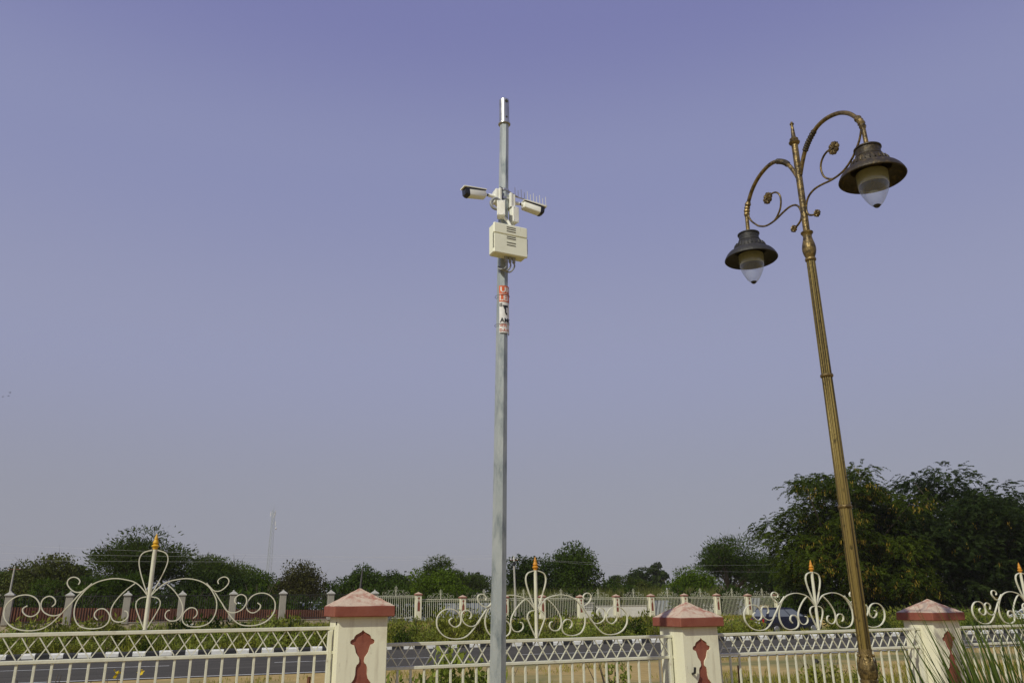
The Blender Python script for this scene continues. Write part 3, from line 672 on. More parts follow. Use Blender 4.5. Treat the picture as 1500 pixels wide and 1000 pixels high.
def lantern(s, m, label):
    t0 = s*.714
    prof = [(r, z) for r, z in SHADE[::-1]]
    inner = [(max(r-.006,.002), z-.005) for r, z in SHADE if r > .1]
    sh = MB().lathe(inner[::1] and [(inner[0][0], inner[0][1])] + inner[1:] , 40, (t0,0,0), cap=False); sh.f = [q[::-1] for q in sh.f]
    sh.f = [q[::-1] for q in sh.f]
    sh.lathe(prof + [(.012,4.612)], 40, (t0,0,0), cap=False)
    sh.lathe([(.215,4.3575),(.221,4.363)], 40, (t0,0,0), cap=False)
    o = sh.build('lamp_shade', m, lp, 30); o['label'] = label
    for k in range(26):                                           # embossed ribs on the dome of the shade
        a = 2*math.pi*k/26; r1, z1, r2, z2 = .1195, 4.500, .1345, 4.462
        MB().tube([(t0+r1*math.cos(a), r1*math.sin(a), z1), (t0+.129*math.cos(a), .129*math.sin(a), 4.482), (t0+r2*math.cos(a), r2*math.sin(a), z2)], .0045, 5).build('rib', m, o)
    MB().lathe([(.096,4.310),(.100,4.313),(.103,4.40)], 32, (t0,0,0), cap=False).build('reflector_ring', M['reflector'], lp, 40)
    MB().lathe([(.0945,4.312),(.099,4.395),(.030,4.40),(.024,4.36),(.004,4.35)], 32, (t0,0,0), cap=False).build('lamp_holder', M['darkbronze'], lp, 40)
    GP = [(.018,4.150),(.034,4.160),(.052,4.182),(.072,4.218),(.090,4.260),(.101,4.304),(.106,4.348),(.106,4.395)]
    gl = MB().lathe(GP, 40, (t0,0,0), cap=False).build('globe', M['globe'], lp, 60); gl['label'] = 'pointed clear glass globe'
    MB().lathe([(.002,4.138),(.014,4.141),(.022,4.150),(.026,4.1545),(.020,4.159),(.004,4.160)], 16, (t0,0,0)).build('globe_tip', M['greybronze'], lp, 50)
for s in (-1, 1):
    MB().tube([(s*x, 0, z) for x, z in smooth_line(ARM, 4)], .0165, 12).build('arm', M['bronze_cast'], lp, 60)
    MB().tube([(s*x, 0, z) for x, z in smooth_line(SCR, 4)], .0082, 8).build('scroll', M['bronze_cast'], lp, 60)
    MB().tube([(s*x, 0, z) for x, z in smooth_line(BRA, 4)], .0078, 8).build('scroll', M['bronze_cast'], lp, 60)
    rosette((s*.405,0,4.788), s, .052, lp); rosette((s*.138,0,4.380), s, .030, lp)
    # leaf wrapped sleeve near the root of the arm and cast knuckle at its end
    A = smooth_line(ARM, 4)
    for i in range(8):
        x, z = A[13+i]; x2, z2 = A[14+i]; d = Vector((x2-x,0,z2-z)).normalized(); c = Vector((s*x,0,z)); d.x *= s
        MB().tube([c-d*.012, c, c+d*.016], [.017,.0245,.018], 10).build('leaf_sleeve', M['darkbronze'], lp, 30)
    for i in range(4):
        x, z = A[42+2*i]; x2, z2 = A[43+2*i]; d = Vector((x2-x,0,z2-z)).normalized(); c = Vector((s*x,0,z)); d.x *= s
        MB().tube([c-d*.024, c, c+d*.020], [.018,.028-.002*(i % 2),.019], 9).build('cast_knuckle', M['bronze_cast'], lp, 30)
lantern(-1, M['darkbronze'], 'bronze bell shaped shade streaked with gold, the nearer lantern')
lantern(1, M['greybronze'], 'dull black bell shaped shade, the farther lantern')

# ------------------------------------------------------------------ foliage tools
def leaf_mesh(name, C, Dr, ln, wd, tone, m, droop=None):
    """quads: centre C, length direction Dr (unit), length ln, width wd"""
    n = len(C); r = npr.normal(size=(n,3)); side = np.cross(Dr, r); side /= np.linalg.norm(side, axis=1, keepdims=True)+1e-9
    a = Dr*(ln/2)[:,None]; b = side*(wd/2)[:,None]
    V = np.empty((n,4,3)); V[:,0] = C-a; V[:,1] = C+b-a*.1; V[:,2] = C+a; V[:,3] = C-b-a*.1
    me = bpy.data.meshes.new(name); me.vertices.add(4*n); me.vertices.foreach_set('co', V.reshape(-1).astype(np.float32))
    me.loops.add(4*n); me.loops.foreach_set('vertex_index', np.arange(4*n, dtype=np.int32))
    me.polygons.add(n); me.polygons.foreach_set('loop_start', np.arange(0,4*n,4,dtype=np.int32))
    me.update(calc_edges=True)
    at = me.attributes.new('tone', 'FLOAT', 'FACE'); at.data.foreach_set('value', np.clip(tone,0,1).astype(np.float32))
    me.materials.append(m); return me
def unit(a): return a/(np.linalg.norm(a, axis=-1, keepdims=True)+1e-9)
def crown_clumps(n, rx, ry, rz, cz, flat=1.0, lowcut=-0.55):
    """clump centres and radii filling a lumpy crown"""
    P = []; 
    while len(P) < n:
        d = unit(npr.normal(size=3)); 
        if d[2] < lowcut: continue
        q = npr.uniform(.55,.92) if npr.random() < .8 else npr.uniform(.1,.55)
        P.append((d[0]*rx*q, d[1]*ry*q, cz + d[2]*rz*q))
    return np.array(P)
def make_tree(name, label, loc, height, width, kind='dense', leaf='dense', group=None, nleaf=7000, nclump=26, size=.28, trunk_h=.28, lean=(0,0), depth=None, seed=0, round_=1.0):
    global npr
    npr = np.random.default_rng(seed+100); rr = random.Random(seed)
    t = thing(name, label, 'tree', loc, 0, group)
    rx = width/2; ry = (depth or width)/2; zb = height*trunk_h; rz = (height-zb)/2; cz = zb + rz
    C = crown_clumps(nclump, rx*.86, ry*.86, rz*.80, cz-.06*rz, lowcut=-.75 if kind != 'acacia' else -.45)
    nl_ = 4; lob = np.stack([npr.uniform(-.46,.46,nl_)*rx, npr.uniform(-.40,.40,nl_)*ry, npr.uniform(.66,1.0,nl_)], -1); lob[0] = (lob[0,0]*.2, lob[0,1]*.2, 1.05)
    w_ = npr.integers(0, nl_, nclump); C[:,0] = C[:,0]*.66 + lob[w_,0]; C[:,1] = C[:,1]*.66 + lob[w_,1]; C[:,2] = zb + (C[:,2]-zb)*lob[w_,2]
    C[:,0] += lean[0]*(C[:,2]/height); C[:,1] += lean[1]*(C[:,2]/height)
    rad = npr.uniform(.16,.46,nclump)*min(rx, rz*1.4)*(1.15 if kind != 'acacia' else 1.0)
    w = rad**2; cnt = np.maximum(20, (nleaf*w/w.sum()).astype(int)); idx = np.repeat(np.arange(nclump), cnt); n = len(idx)
    d = unit(npr.normal(size=(n,3))); q = npr.uniform(0.25,1.0,n)**.5
    if kind == 'acacia':
        sc = np.array([1.25,1.25,.55]); q *= npr.uniform(.8,1.15,n)*np.where(npr.random(n) < .16, npr.uniform(1.05,1.5,n), 1.0)
        pos = C[idx] + d*sc*(rad[idx]*q)[:,None]
        dr = unit(d*np.array([1,1,.5]) + npr.normal(size=(n,3))*.45 + np.array([0,0,.35])); ln = npr.uniform(.7,1.7,n)*size; wd = ln*npr.uniform(.16,.34,n)
    else:
        sc = np.array([1.0,1.0,.82]); pos = C[idx] + d*sc*(rad[idx]*q*npr.uniform(.85,1.12,n))[:,None]
        dr = unit(d*.5 + npr.normal(size=(n,3))*.8 + np.array([0,0,-.15])); ln = npr.uniform(.6,1.3,n)*size; wd = ln*npr.uniform(.42,.75,n)
    ct = npr.uniform(.05,.75,nclump); tone = ct[idx]*.6 + npr.uniform(0,.5,n)
    crown = link('crown', leaf_mesh('crown', pos, dr, ln, wd, tone, L[leaf]), None, t)
    b = MB(); base = Vector((0,0,-.15)); top = Vector((lean[0]*.35, lean[1]*.35, zb*1.05)); r0 = max(.10, height*.026)
    b.tube([base, base.lerp(top,.5)+Vector((rr.uniform(-.1,.1),rr.uniform(-.1,.1),0)), top], [r0*1.25, r0, r0*.8], 8)
    for k in range(0, nclump, 2 if nclump > 30 else 1):
        e = Vector(C[k]); m_ = top.lerp(e,.5) + Vector((rr.uniform(-.2,.2),rr.uniform(-.2,.2),rr.uniform(0,.3)))*(height/8)
        b.tube([top-Vector((0,0,.1)), m_, e], [r0*.5, r0*.28, r0*.08], 5)
        if kind in ('acacia','bare'):
            for _ in range(7 if kind == 'bare' else 4):
                f_ = Vector(unit(npr.normal(size=3)*np.array([1,1,.6]) + np.array([0,0,.7])))*rad[k]*rr.uniform(.9,1.45)
                b.tube([e, e+f_*.5+Vector((0,0,rr.uniform(-.1,.1))), e+f_], [r0*.08, r0*.055, r0*.02], 4, cap=False)
    b.build('trunk', M['bark'], t, 50)
    return t

def pinnate_tree(name, label, loc, height, width, depth, leaf, nspray, seed, pods=0, lean=(0,0)):
    """spreading tree with feathery drooping compound leaves"""
    global npr
    npr = np.random.default_rng(seed); rr = random.Random(seed)
    t = thing(name, label, 'tree', loc)
    rx, ry = width/2, depth/2; zb = -.9; rz = (height-zb)/2; cz = zb+rz; nc = 150
    C = crown_clumps(nc, rx*.95, ry*.95, rz*.96, cz, lowcut=-.97); C[:,2] = np.maximum(C[:,2], 1.0+.5*npr.random(nc)); rad = npr.uniform(.75,1.6,nc)*(width/14)
    nl_ = 6; lob = np.stack([npr.uniform(-.42,.42,nl_)*rx, npr.uniform(-.35,.35,nl_)*ry, npr.uniform(.82,1.10,nl_)], -1); lob[:2,2] = 1.10; w_ = npr.integers(0, nl_, nc)
    C[:,0] = C[:,0]*.84 + lob[w_,0]*.8; C[:,1] = C[:,1]*.84 + lob[w_,1]*.8; C[:,2] = zb + (C[:,2]-zb)*lob[w_,2]
    C[:,0] += lean[0]*(C[:,2]/height)
    w = rad**2; cnt = np.maximum(6, (nspray*w/w.sum()).astype(int)); idx = np.repeat(np.arange(nc), cnt); n = len(idx)
    d = unit(npr.normal(size=(n,3)) + np.array([0,0,.25])); root = C[idx] + d*np.array([1.25,1.25,.52])*(rad[idx]*npr.uniform(.25,1.0,n)**.6)[:,None]
    out = unit(d*np.array([1,1,.25]) + npr.normal(size=(n,3))*.45); Lr = npr.uniform(.45,.95,n)
    k = 9; e = (np.arange(k)+.6)/k
    pos = root[:,None,:] + out[:,None,:]*(Lr[:,None]*e)[:,:,None]; pos[:,:,2] += Lr[:,None]*(.22*e - .62*e**2)
    tang = out[:,None,:]*np.ones((1,k,1)); tang = tang + np.array([0,0,1.0])*(.22-1.24*e)[None,:,None]; tang = unit(tang)
    sd = np.cross(out, np.array([0,0,1.0])); sd = unit(sd)[:,None,:]
    sgn = np.where(np.arange(k) % 2 == 0, 1, -1)[None,:,None]
    P = []; D = []; 
    for s in (1,-1):
        lf = unit(sd*s + tang*.45 + np.array([0,0,-.25]) + npr.normal(size=(n,k,3))*.18)
        P.append(pos + lf*.085); D.append(lf)
    P = np.concatenate([p.reshape(-1,3) for p in P]); D = np.concatenate([q.reshape(-1,3) for q in D]); m_ = len(P)
    ct = npr.uniform(0,.7,nc)[idx]; tone = np.tile(np.repeat(ct*.6 + npr.uniform(0,.45,n), k), 2) + npr.uniform(-.08,.08,m_)
    link('crown', leaf_mesh('crown', P, D, npr.uniform(.15,.26,m_), npr.uniform(.055,.095,m_), tone, L[leaf]), None, t)
    b = MB(); top = Vector((lean[0]*.2,0,2.6)); 
    b.tube([(0,0,-.2),(lean[0]*.05,.05,1.2),tuple(top)], [.34,.27,.22], 10)
    for j in range(0, nc, 2):
        q = Vector(C[j]); mm = top.lerp(q,.55) + Vector((rr.uniform(-.4,.4),rr.uniform(-.4,.4),rr.uniform(.1,.7)))
        b.tube([top-Vector((0,0,.2)), top.lerp(mm,.5)+Vector((rr.uniform(-.2,.2),rr.uniform(-.2,.2),.1)), mm, q], [.13,.10,.06,.02], 6)
    b.build('trunk', M['bark'], t, 50)
    if pods:
        # golden pods hang in bunches on the outer, sunny side
        PC = []; 
        while len(PC) < pods:
            j = npr.integers(0, nc)
            u = unit(npr.normal(size=3) + np.array([-.45,-1.0,.0])); p = C[j] + u*rad[j]*np.array([1.15,1.15,.30]) - np.array([0,0,.25])
            if p[1] > 1.0: continue
            PC.append(p)
        PC = np.array(PC); kk = 7; pos = np.repeat(PC, kk, axis=0) + npr.normal(size=(pods*kk,3))*np.array([.09,.09,.14]); dr = unit(np.array([0,0,-1.0]) + npr.normal(size=pos.shape)*.22)
        o = link('seed_pods', leaf_mesh('seed_pods', pos, dr, npr.uniform(.16,.30,len(pos)), npr.uniform(.035,.06,len(pos)), npr.uniform(0,1,len(pos)), L['pod']), None, t, 'stuff')
        o['label'] = 'golden hanging seed pods'
    return t
def shrub_mesh(seed, h, w, n, leaf, ln=.12, flowers=False):
    global npr
    npr = np.random.default_rng(seed); ns = 14; P = []; D = []
    for s in range(ns):
        az = npr.uniform(0,2*math.pi); r = npr.uniform(.15,1)*w/2; tip = np.array([r*math.cos(az), r*math.sin(az), h*npr.uniform(.6,1.0)*(1-.35*(r/(w/2))**2)])
        base = np.array([tip[0]*.3, tip[1]*.3, 0]); e = npr.uniform(.12,1.02,n//ns)**.7
        p = base + (tip-base)*e[:,None] + npr.normal(size=(len(e),3))*np.array([.13,.13,.07])*w*.55; P.append(p)
        o = unit(p-(base+tip)*.5); D.append(unit(o*.7 + npr.normal(size=p.shape)*.6 + np.array([0,0,.3])))
    P = np.concatenate(P); D = np.concatenate(D); P[:,2] = np.abs(P[:,2]); m_ = len(P)
    return leaf_mesh('foliage', P, D, npr.uniform(.6,1.4,m_)*ln, npr.uniform(.6,1.2,m_)*ln*.45, npr.uniform(0,1,m_)*.7 + .3*P[:,2]/h*0 , L[leaf])
def shrub_stems(seed, h, w):
    r = random.Random(seed); b = MB()
    for k in range(6):
        a = r.uniform(0,6.28); q = r.uniform(.2,.8)*w/2; b.tube([(0,0,-.05),(q*.4*math.cos(a),q*.4*math.sin(a),h*.4),(q*math.cos(a),q*math.sin(a),h*.85)], [.012*h+.004,.008*h+.003,.003], 4, cap=False)
    return b.mesh('stems')

# ------------------------------------------------------------------ far fence, right part: cream pillars and pale railings
FFY = 52.5
far_x = [15.0,18.05,21.1,23.85,26.8,29.7,32.6,35.5,38.4,41.3,44.1,47.0,49.9,52.8,55.7,58.6,61.5,64.4]
words = ['first','second','third','fourth','fifth','sixth','seventh','eighth','ninth','tenth','eleventh','twelfth','thirteenth','fourteenth','fifteenth','sixteenth','seventeenth','eighteenth']
for i, x in enumerate(far_x):
    copy_tree(p2, (x, FFY, .57 if i == 0 else .345 + rnd.uniform(-.02,.03)), 0, ('tallest far cream pillar where the pale railing meets the concrete one' if i == 0 else '%s cream pillar of the far pale railing counted from its tall end pillar' % words[i]), 'red capped pillars across the road')
hw = 1.30
fb = MB()
for k in range(20): fb.tube([(-hw+.06+k*.131,0,.13),(-hw+.06+k*.131,0,1.45)], .012, 4)
fbars = fb.mesh('bars'); fbars.materials.append(M['fence'])
fr = MB().bbox(-hw,hw,-.02,.02,1.45,1.49,.004).mesh('rail'); fr.materials.append(M['fence'])
fr2 = MB().bbox(-hw,hw,-.02,.02,1.35,1.375,.004).mesh('rail'); fr2.materials.append(M['fence'])
fs = MB()
for k, pts in SC.items():
    for s in (-1,1): fs.strip([(x*(-s)*1.0, z+1.49) for x, z in smooth_line(pts,2)], .008, .016)
fscroll = fs.mesh('scrollwork'); fscroll.materials.append(M['fence'])
fpost = MB().tube([(0,0,1.49),(0,0,2.0),(0,0,2.12)], [.018,.018,.003], 8).mesh('post'); fpost.materials.append(M['fence'])
fx = [12.0] + far_x
for i, (a, b) in enumerate(zip(fx, fx[1:])):
    t = thing('railing_panel', 'pale railing panel %s across the road' % ('left of the tall end pillar' if i == 0 else 'between the %s and %s far cream pillars' % (words[i-1], words[i])), 'railing', ((a+b)/2, FFY, .57 if i == 0 else .345), 0, 'pale railing panels across the road')
    t.scale.x = (b-a-.36)/(2*hw)
    link('rail', fr, None, t); link('rail', fr2, None, t); link('rail', fr, None, t).location.z = -1.35; o = link('bars', fbars, None, t, 'stuff'); link('scrollwork', fscroll, None, t, 'stuff'); link('post', fpost, None, t)
pw = thing('plinth_wall', 'low cream plinth wall beneath the pale railing across the road', 'wall', (0,0,0))
MB().bbox(13.0,66,FFY-.13,FFY+.13,-.2,.44,.01).build('wall', M['plinth'], pw); MB().bbox(12.95,66.05,FFY-.16,FFY+.16,.44,.485,.006).build('coping', M['concrete_cap'], pw)

# far fence, left part: concrete posts, dark railings, red sheet wall behind
lx = [-25.3,-22.4,-19.5,-16.65,-13.8,-10.9,-8.0,-5.1,-2.2,.68,3.5,6.37,9.25,12.0]
def concrete_post(label):
    t = thing('concrete_post', label, 'fence post', (0,0,0), 0, 'grey concrete posts across the road')
    MB().bbox(-.185,.185,-.185,.185,.0,1.50,.012).build('shaft', M['concrete'], t)
    b = MB(); b.bbox(-.235,.235,-.235,.235,1.50,1.58,.012); b.build('cap', M['concrete_cap'], t)
    v = [(-.215,-.215,1.58),(.215,-.215,1.58),(.215,.215,1.58),(-.215,.215,1.58),(-.06,-.06,1.70),(.06,-.06,1.70),(.06,.06,1.70),(-.06,.06,1.70)]
    MB().add(v, [(0,1,5,4),(1,2,6,5),(2,3,7,6),(3,0,4,7),(4,5,6,7)]).lathe([(.05,1.69),(.06,1.72),(.05,1.76),(.01,1.775)], 8).build('cap_roof', M['concrete_cap'], t)
    return t
src = None
for i, x in enumerate(reversed(lx)):
    lab = '%s grey concrete post of the dark railing counted leftward from the pale railing' % words[i]
    z = .66 + rnd.uniform(-.02,.03)
    if src is None: src = concrete_post(lab); src.location = (x, 52.0, z)
    else: copy_tree(src, (x, 52.0, z), 0, lab)
db = MB()
for k in range(19): db.tube([(-1.18+k*.131,0,.05),(-1.18+k*.131,0,1.50)], .013, 4)
dbars = db.mesh('bars'); dbars.materials.append(M['darkiron'])
dr_ = MB().bbox(-1.22,1.22,-.022,.022,1.42,1.46,.004).mesh('rail'); dr_.materials.append(M['darkiron'])
R_ = list(reversed(lx))
for i in range(len(R_)-1):
    a, b = R_[i+1], R_[i]
    t = thing('railing_panel', 'dark iron railing between the %s and %s concrete posts from the right' % (words[i], words[i+1]), 'railing', ((a+b)/2, 52.0, .70), 0, 'dark railing panels across the road')
    t.scale.x = (b-a-.43)/2.44
    link('bars', dbars, None, t, 'stuff'); link('rail', dr_, None, t); link('rail', dr_, None, t).location.z = -1.32
pl = thing('plinth_wall', 'stained low plinth wall under the dark railing and concrete posts', 'wall', (0,0,0))
MB().bbox(-32,12.9,51.86,52.14,-.3,.70,.01).build('wall', M['plinth'], pl); MB().bbox(-32,12.9,51.83,52.17,.70,.735,.006).build('coping', M['concrete'], pl)
rw = MB(); xs_ = np.arange(-30, 12.6, .035)
for i in range(len(xs_)-1):
    for x0, x1, j in ((xs_[i], xs_[i+1], i),):
        za = 1.62 - .021*(x0+9); zb_ = 1.62 - .021*(x1+9); ya = 53.2 + .03*(1 if j % 4 in (0,1) else 0); yb = 53.2 + .03*(1 if (j+1) % 4 in (0,1) else 0)
        rw.add([(x0,ya,.25),(x1,yb,.25),(x1,yb,zb_),(x0,ya,za),(x0,ya+.02,.25),(x1,yb+.02,.25),(x1,yb+.02,zb_),(x0,ya+.02,za)], [(0,1,2,3),(5,4,7,6),(3,2,6,7)])
tag(rw.build('sheet_wall', M['redsheet']), 'rust red ribbed sheet wall behind the dark railing', 'wall')
# grey sheets, white walls and huts beyond the pale railing
def corrugated(name, x0, x1, y, z0, z1, m, label, skew=0):
    b = MB(); X = np.arange(x0, x1, .09)
    for i in range(len(X)-1):
        ya = y + (.04 if i % 4 in (0,1) else 0); yb = y + (.04 if (i+1) % 4 in (0,1) else 0)
        b.add([(X[i],ya,z0),(X[i+1],yb,z0),(X[i+1]+skew,yb,z1),(X[i]+skew,ya,z1),(X[i],ya+.02,z0),(X[i+1],yb+.02,z0),(X[i+1]+skew,yb+.02,z1),(X[i]+skew,ya+.02,z1)], [(0,1,2,3),(5,4,7,6),(3,2,6,7)])
    return tag(b.build(name, m), label, 'wall')
corrugated('sheet_wall', 13.2, 23.6, 58.5, .2, 1.55, M['greysheet'], 'long grey corrugated sheet wall behind the pale railing left of the pole')
corrugated('sheet_wall', 36.0, 39.4, 58.0, .2, 1.60, M['greysheet'], 'blue grey corrugated sheet behind the railing above the middle near pillar', .35)
corrugated('sheet_wall', 42.0, 46.6, 58.0, .2, 1.75, M['greysheet'], 'blue grey corrugated sheet behind the railing left of the blue car', .35)
ww = thing('white_wall', 'long low whitewashed wall behind the pale railing', 'wall', (32.7,57,0))
MB().bbox(-2.2,2.2,-.12,.12,-.2,1.20,.01).build('wall', M['whitewall'], ww); MB().bbox(-2.24,2.24,-.16,.16,1.20,1.26,.008).build('coping', M['concrete_cap'], ww)
w2 = thing('white_wall', 'short white wall behind the railing right of the middle near pillar', 'wall', (41.2,58.2,0))
MB().bbox(-1.0,1.0,-.12,.12,-.2,1.35,.01).build('wall', M['whitewall'], w2); MB().bbox(-1.04,1.04,-.16,.16,1.35,1.41,.008).build('coping', M['concrete_cap'], w2)
kx = thing('vent_cabinet', 'small white louvred cabinet beside the long white wall', 'cabinet', (29.65,57,.3))
MB().bbox(-.42,.42,-.3,.3,0,1.12,.012).build('case', M['whitewall'], kx); MB().bbox(-.48,.48,-.36,.36,1.12,1.20,.01).build('lid', M['concrete_cap'], kx)
for z in (.68,.80,.92,1.02): MB().bbox(-.34,.34,-.325,-.30,z-.02,z+.02,.004).build('louvre', M['slot'], kx)
def hut(label, loc, w, d, h, rz, m):
    t = thing('hut', label, 'hut', loc, rz)
    MB().bbox(-w/2,w/2,-d/2,d/2,-.3,h,.01).build('wall', m, t)
    MB().prism([(-w/2-.25,h-.02),(w/2+.25,h-.02),(0,h+w*.22)], -d/2-.25, d/2+.25).build('roof', M['roof'], t)
    MB().prism([(-w/2+.02,h+.0),(w/2-.02,h+.0),(0,h+w*.19)], -d/2-.27, -d/2-.254).build('gable', m, t)
    MB().bbox(-.45,.45,-d/2-.03,-d/2-.003,0,2.0,.004).build('door', M['roof'], t)
    f = MB().bbox(w*.22,w*.22+.7,-d/2-.03,-d/2-.003,1.0,1.8,.004).build('window', M['slot'], t)
    return t
hut('small cream gabled hut among trees behind the railing', (55.0,75.5,.5), 3.2, 3.0, 1.95, -.3, M['housewall'])
hut('pale hut far off at left between the trees', (-19.5,108,.5), 4.5, 4, 2.3, .2, M['housewall'])
hut('cream hut at right edge beneath the dark tree', (66.0,57.0,.4), 4.0, 3.4, 2.0, -.2, M['housewall'])

# ------------------------------------------------------------------ poles, mast, wires
up = thing('utility_pole', 'slim white pole with dark fitting beyond the railing, right of the grey pole', 'pole', (21.35,51.3,-.1))
MB().tube([(0,0,0),(0,0,2.2),(-.06,0,4.05)], [.085,.075,.062], 10).build('shaft', M['concrete_cap'], up, 50)
MB().lathe([(.068,4.0),(.075,4.02),(.075,4.28),(.06,4.30)], 10, (-.06,0,0)).build('dark_band', M['black_plastic'], up)
MB().tube([(-.06,0,4.28),(-.06,0,4.58)], [.055,.05], 10).build('pole_top', M['whitewall'], up, 50)
MB().bbox(-.34,.22,-.03,.03,4.36,4.40,.004).build('cross_arm', M['rust'], up)
for x in (-.30,-.06,.18): MB().lathe([(.02,0),(.035,.03),(.03,.07),(.015,.09)], 8, (x,0,4.40 if x != -.06 else 4.58)).build('insulator', M['whitewall'], up)
u2 = thing('utility_pole', 'thin grey pole standing among trees at the left edge', 'pole', (-9.3,60,0))
MB().tube([(0,0,0),(.05,0,4.1)], [.07,.05], 8).build('shaft', M['concrete_cap'], u2, 50); MB().bbox(-.3,.4,-.03,.03,3.85,3.89,.004).build('cross_arm', M['rust'], u2)
for x in (-.25,.35): MB().lathe([(.02,0),(.035,.03),(.03,.07),(.015,.09)], 8, (x,0,3.89)).build('insulator', M['whitewall'], u2)
def wire(a, b, sag, label, r=.0034):
    a, b = Vector(a), Vector(b); n = 24; pts = []
    for i in range(n+1):
        e = i/n; p = a.lerp(b,e); p.z -= sag*4*e*(1-e); pts.append(p)
    return tag(MB().tube(pts, r, 5).build('overhead_wire', M['pale_wire']), label, 'wire', 'overhead wires')
wire((21.05,51.3,4.42),(-24,56,5.9),.45,'upper of the overhead wires running left from the slim white pole')
wire((21.29,51.3,4.62),(-24,57,5.1),.40,'middle of the overhead wires running left from the slim white pole')
wire((21.53,51.3,4.42),(-24,58,4.6),.35,'lowest of the overhead wires running left from the slim white pole')
wire((21.05,51.3,4.42),(62,60,5.2),.55,'upper of the overhead wires running right from the slim white pole')
wire((21.53,51.3,4.42),(62,61,4.3),.55,'lower of the overhead wires running right from the slim white pole')
# lattice mast on the skyline
ms = thing('lattice_mast', 'tall thin lattice telecom mast on the skyline at left', 'mast', (31.0,298,0), .3)
H_ = 33.6; wb, wt = 1.25, .5
def leg_at(k, z):
    w_ = wb + (wt-wb)*z/H_; a = 2*math.pi*k/3; return Vector((w_*math.cos(a), w_*math.sin(a), z))
for k in range(3): MB().tube([leg_at(k,0), leg_at(k,H_)], .085 if k == 1 else .05, 6).build('leg', M['galv'], ms)
br = MB(); z = 0
while z < H_-1:
    st = 1.5
    for k in range(3):
        br.tube([leg_at(k,z), leg_at((k+1) % 3, min(z+st,H_))], .022, 4); br.tube([leg_at((k+1) % 3,z), leg_at(k, min(z+st,H_))], .022, 4)
    z += st
br.build('bracing', M['galv'], ms, None, 'stuff')
for k, (a, z) in enumerate(((.4,32.6),(2.5,32.2),(4.6,31.6),(1.2,29.6),(5.6,28.9))):
    MB().bbox(-.10,.10,-.08,.08,-.8,.8,.02).xform(Matrix.Translation((.95*math.cos(a),.95*math.sin(a),z)) @ Matrix.Rotation(a,4,'Z')).build('panel_antenna', M['whitewall'], ms)
    MB().tube([(0.3*math.cos(a),.3*math.sin(a),z),(.9*math.cos(a),.9*math.sin(a),z)], .035, 5).build('bracket', M['galv'], ms)
MB().tube([(.9,-.6,27.2),(1.2,-.8,27.2)], [.36,.33], 14).build('dish', M['whitewall'], ms); MB().tube([(0,0,H_),(0,0,35.4)], [.05,.03], 5).build('lightning_rod', M['galv'], ms)

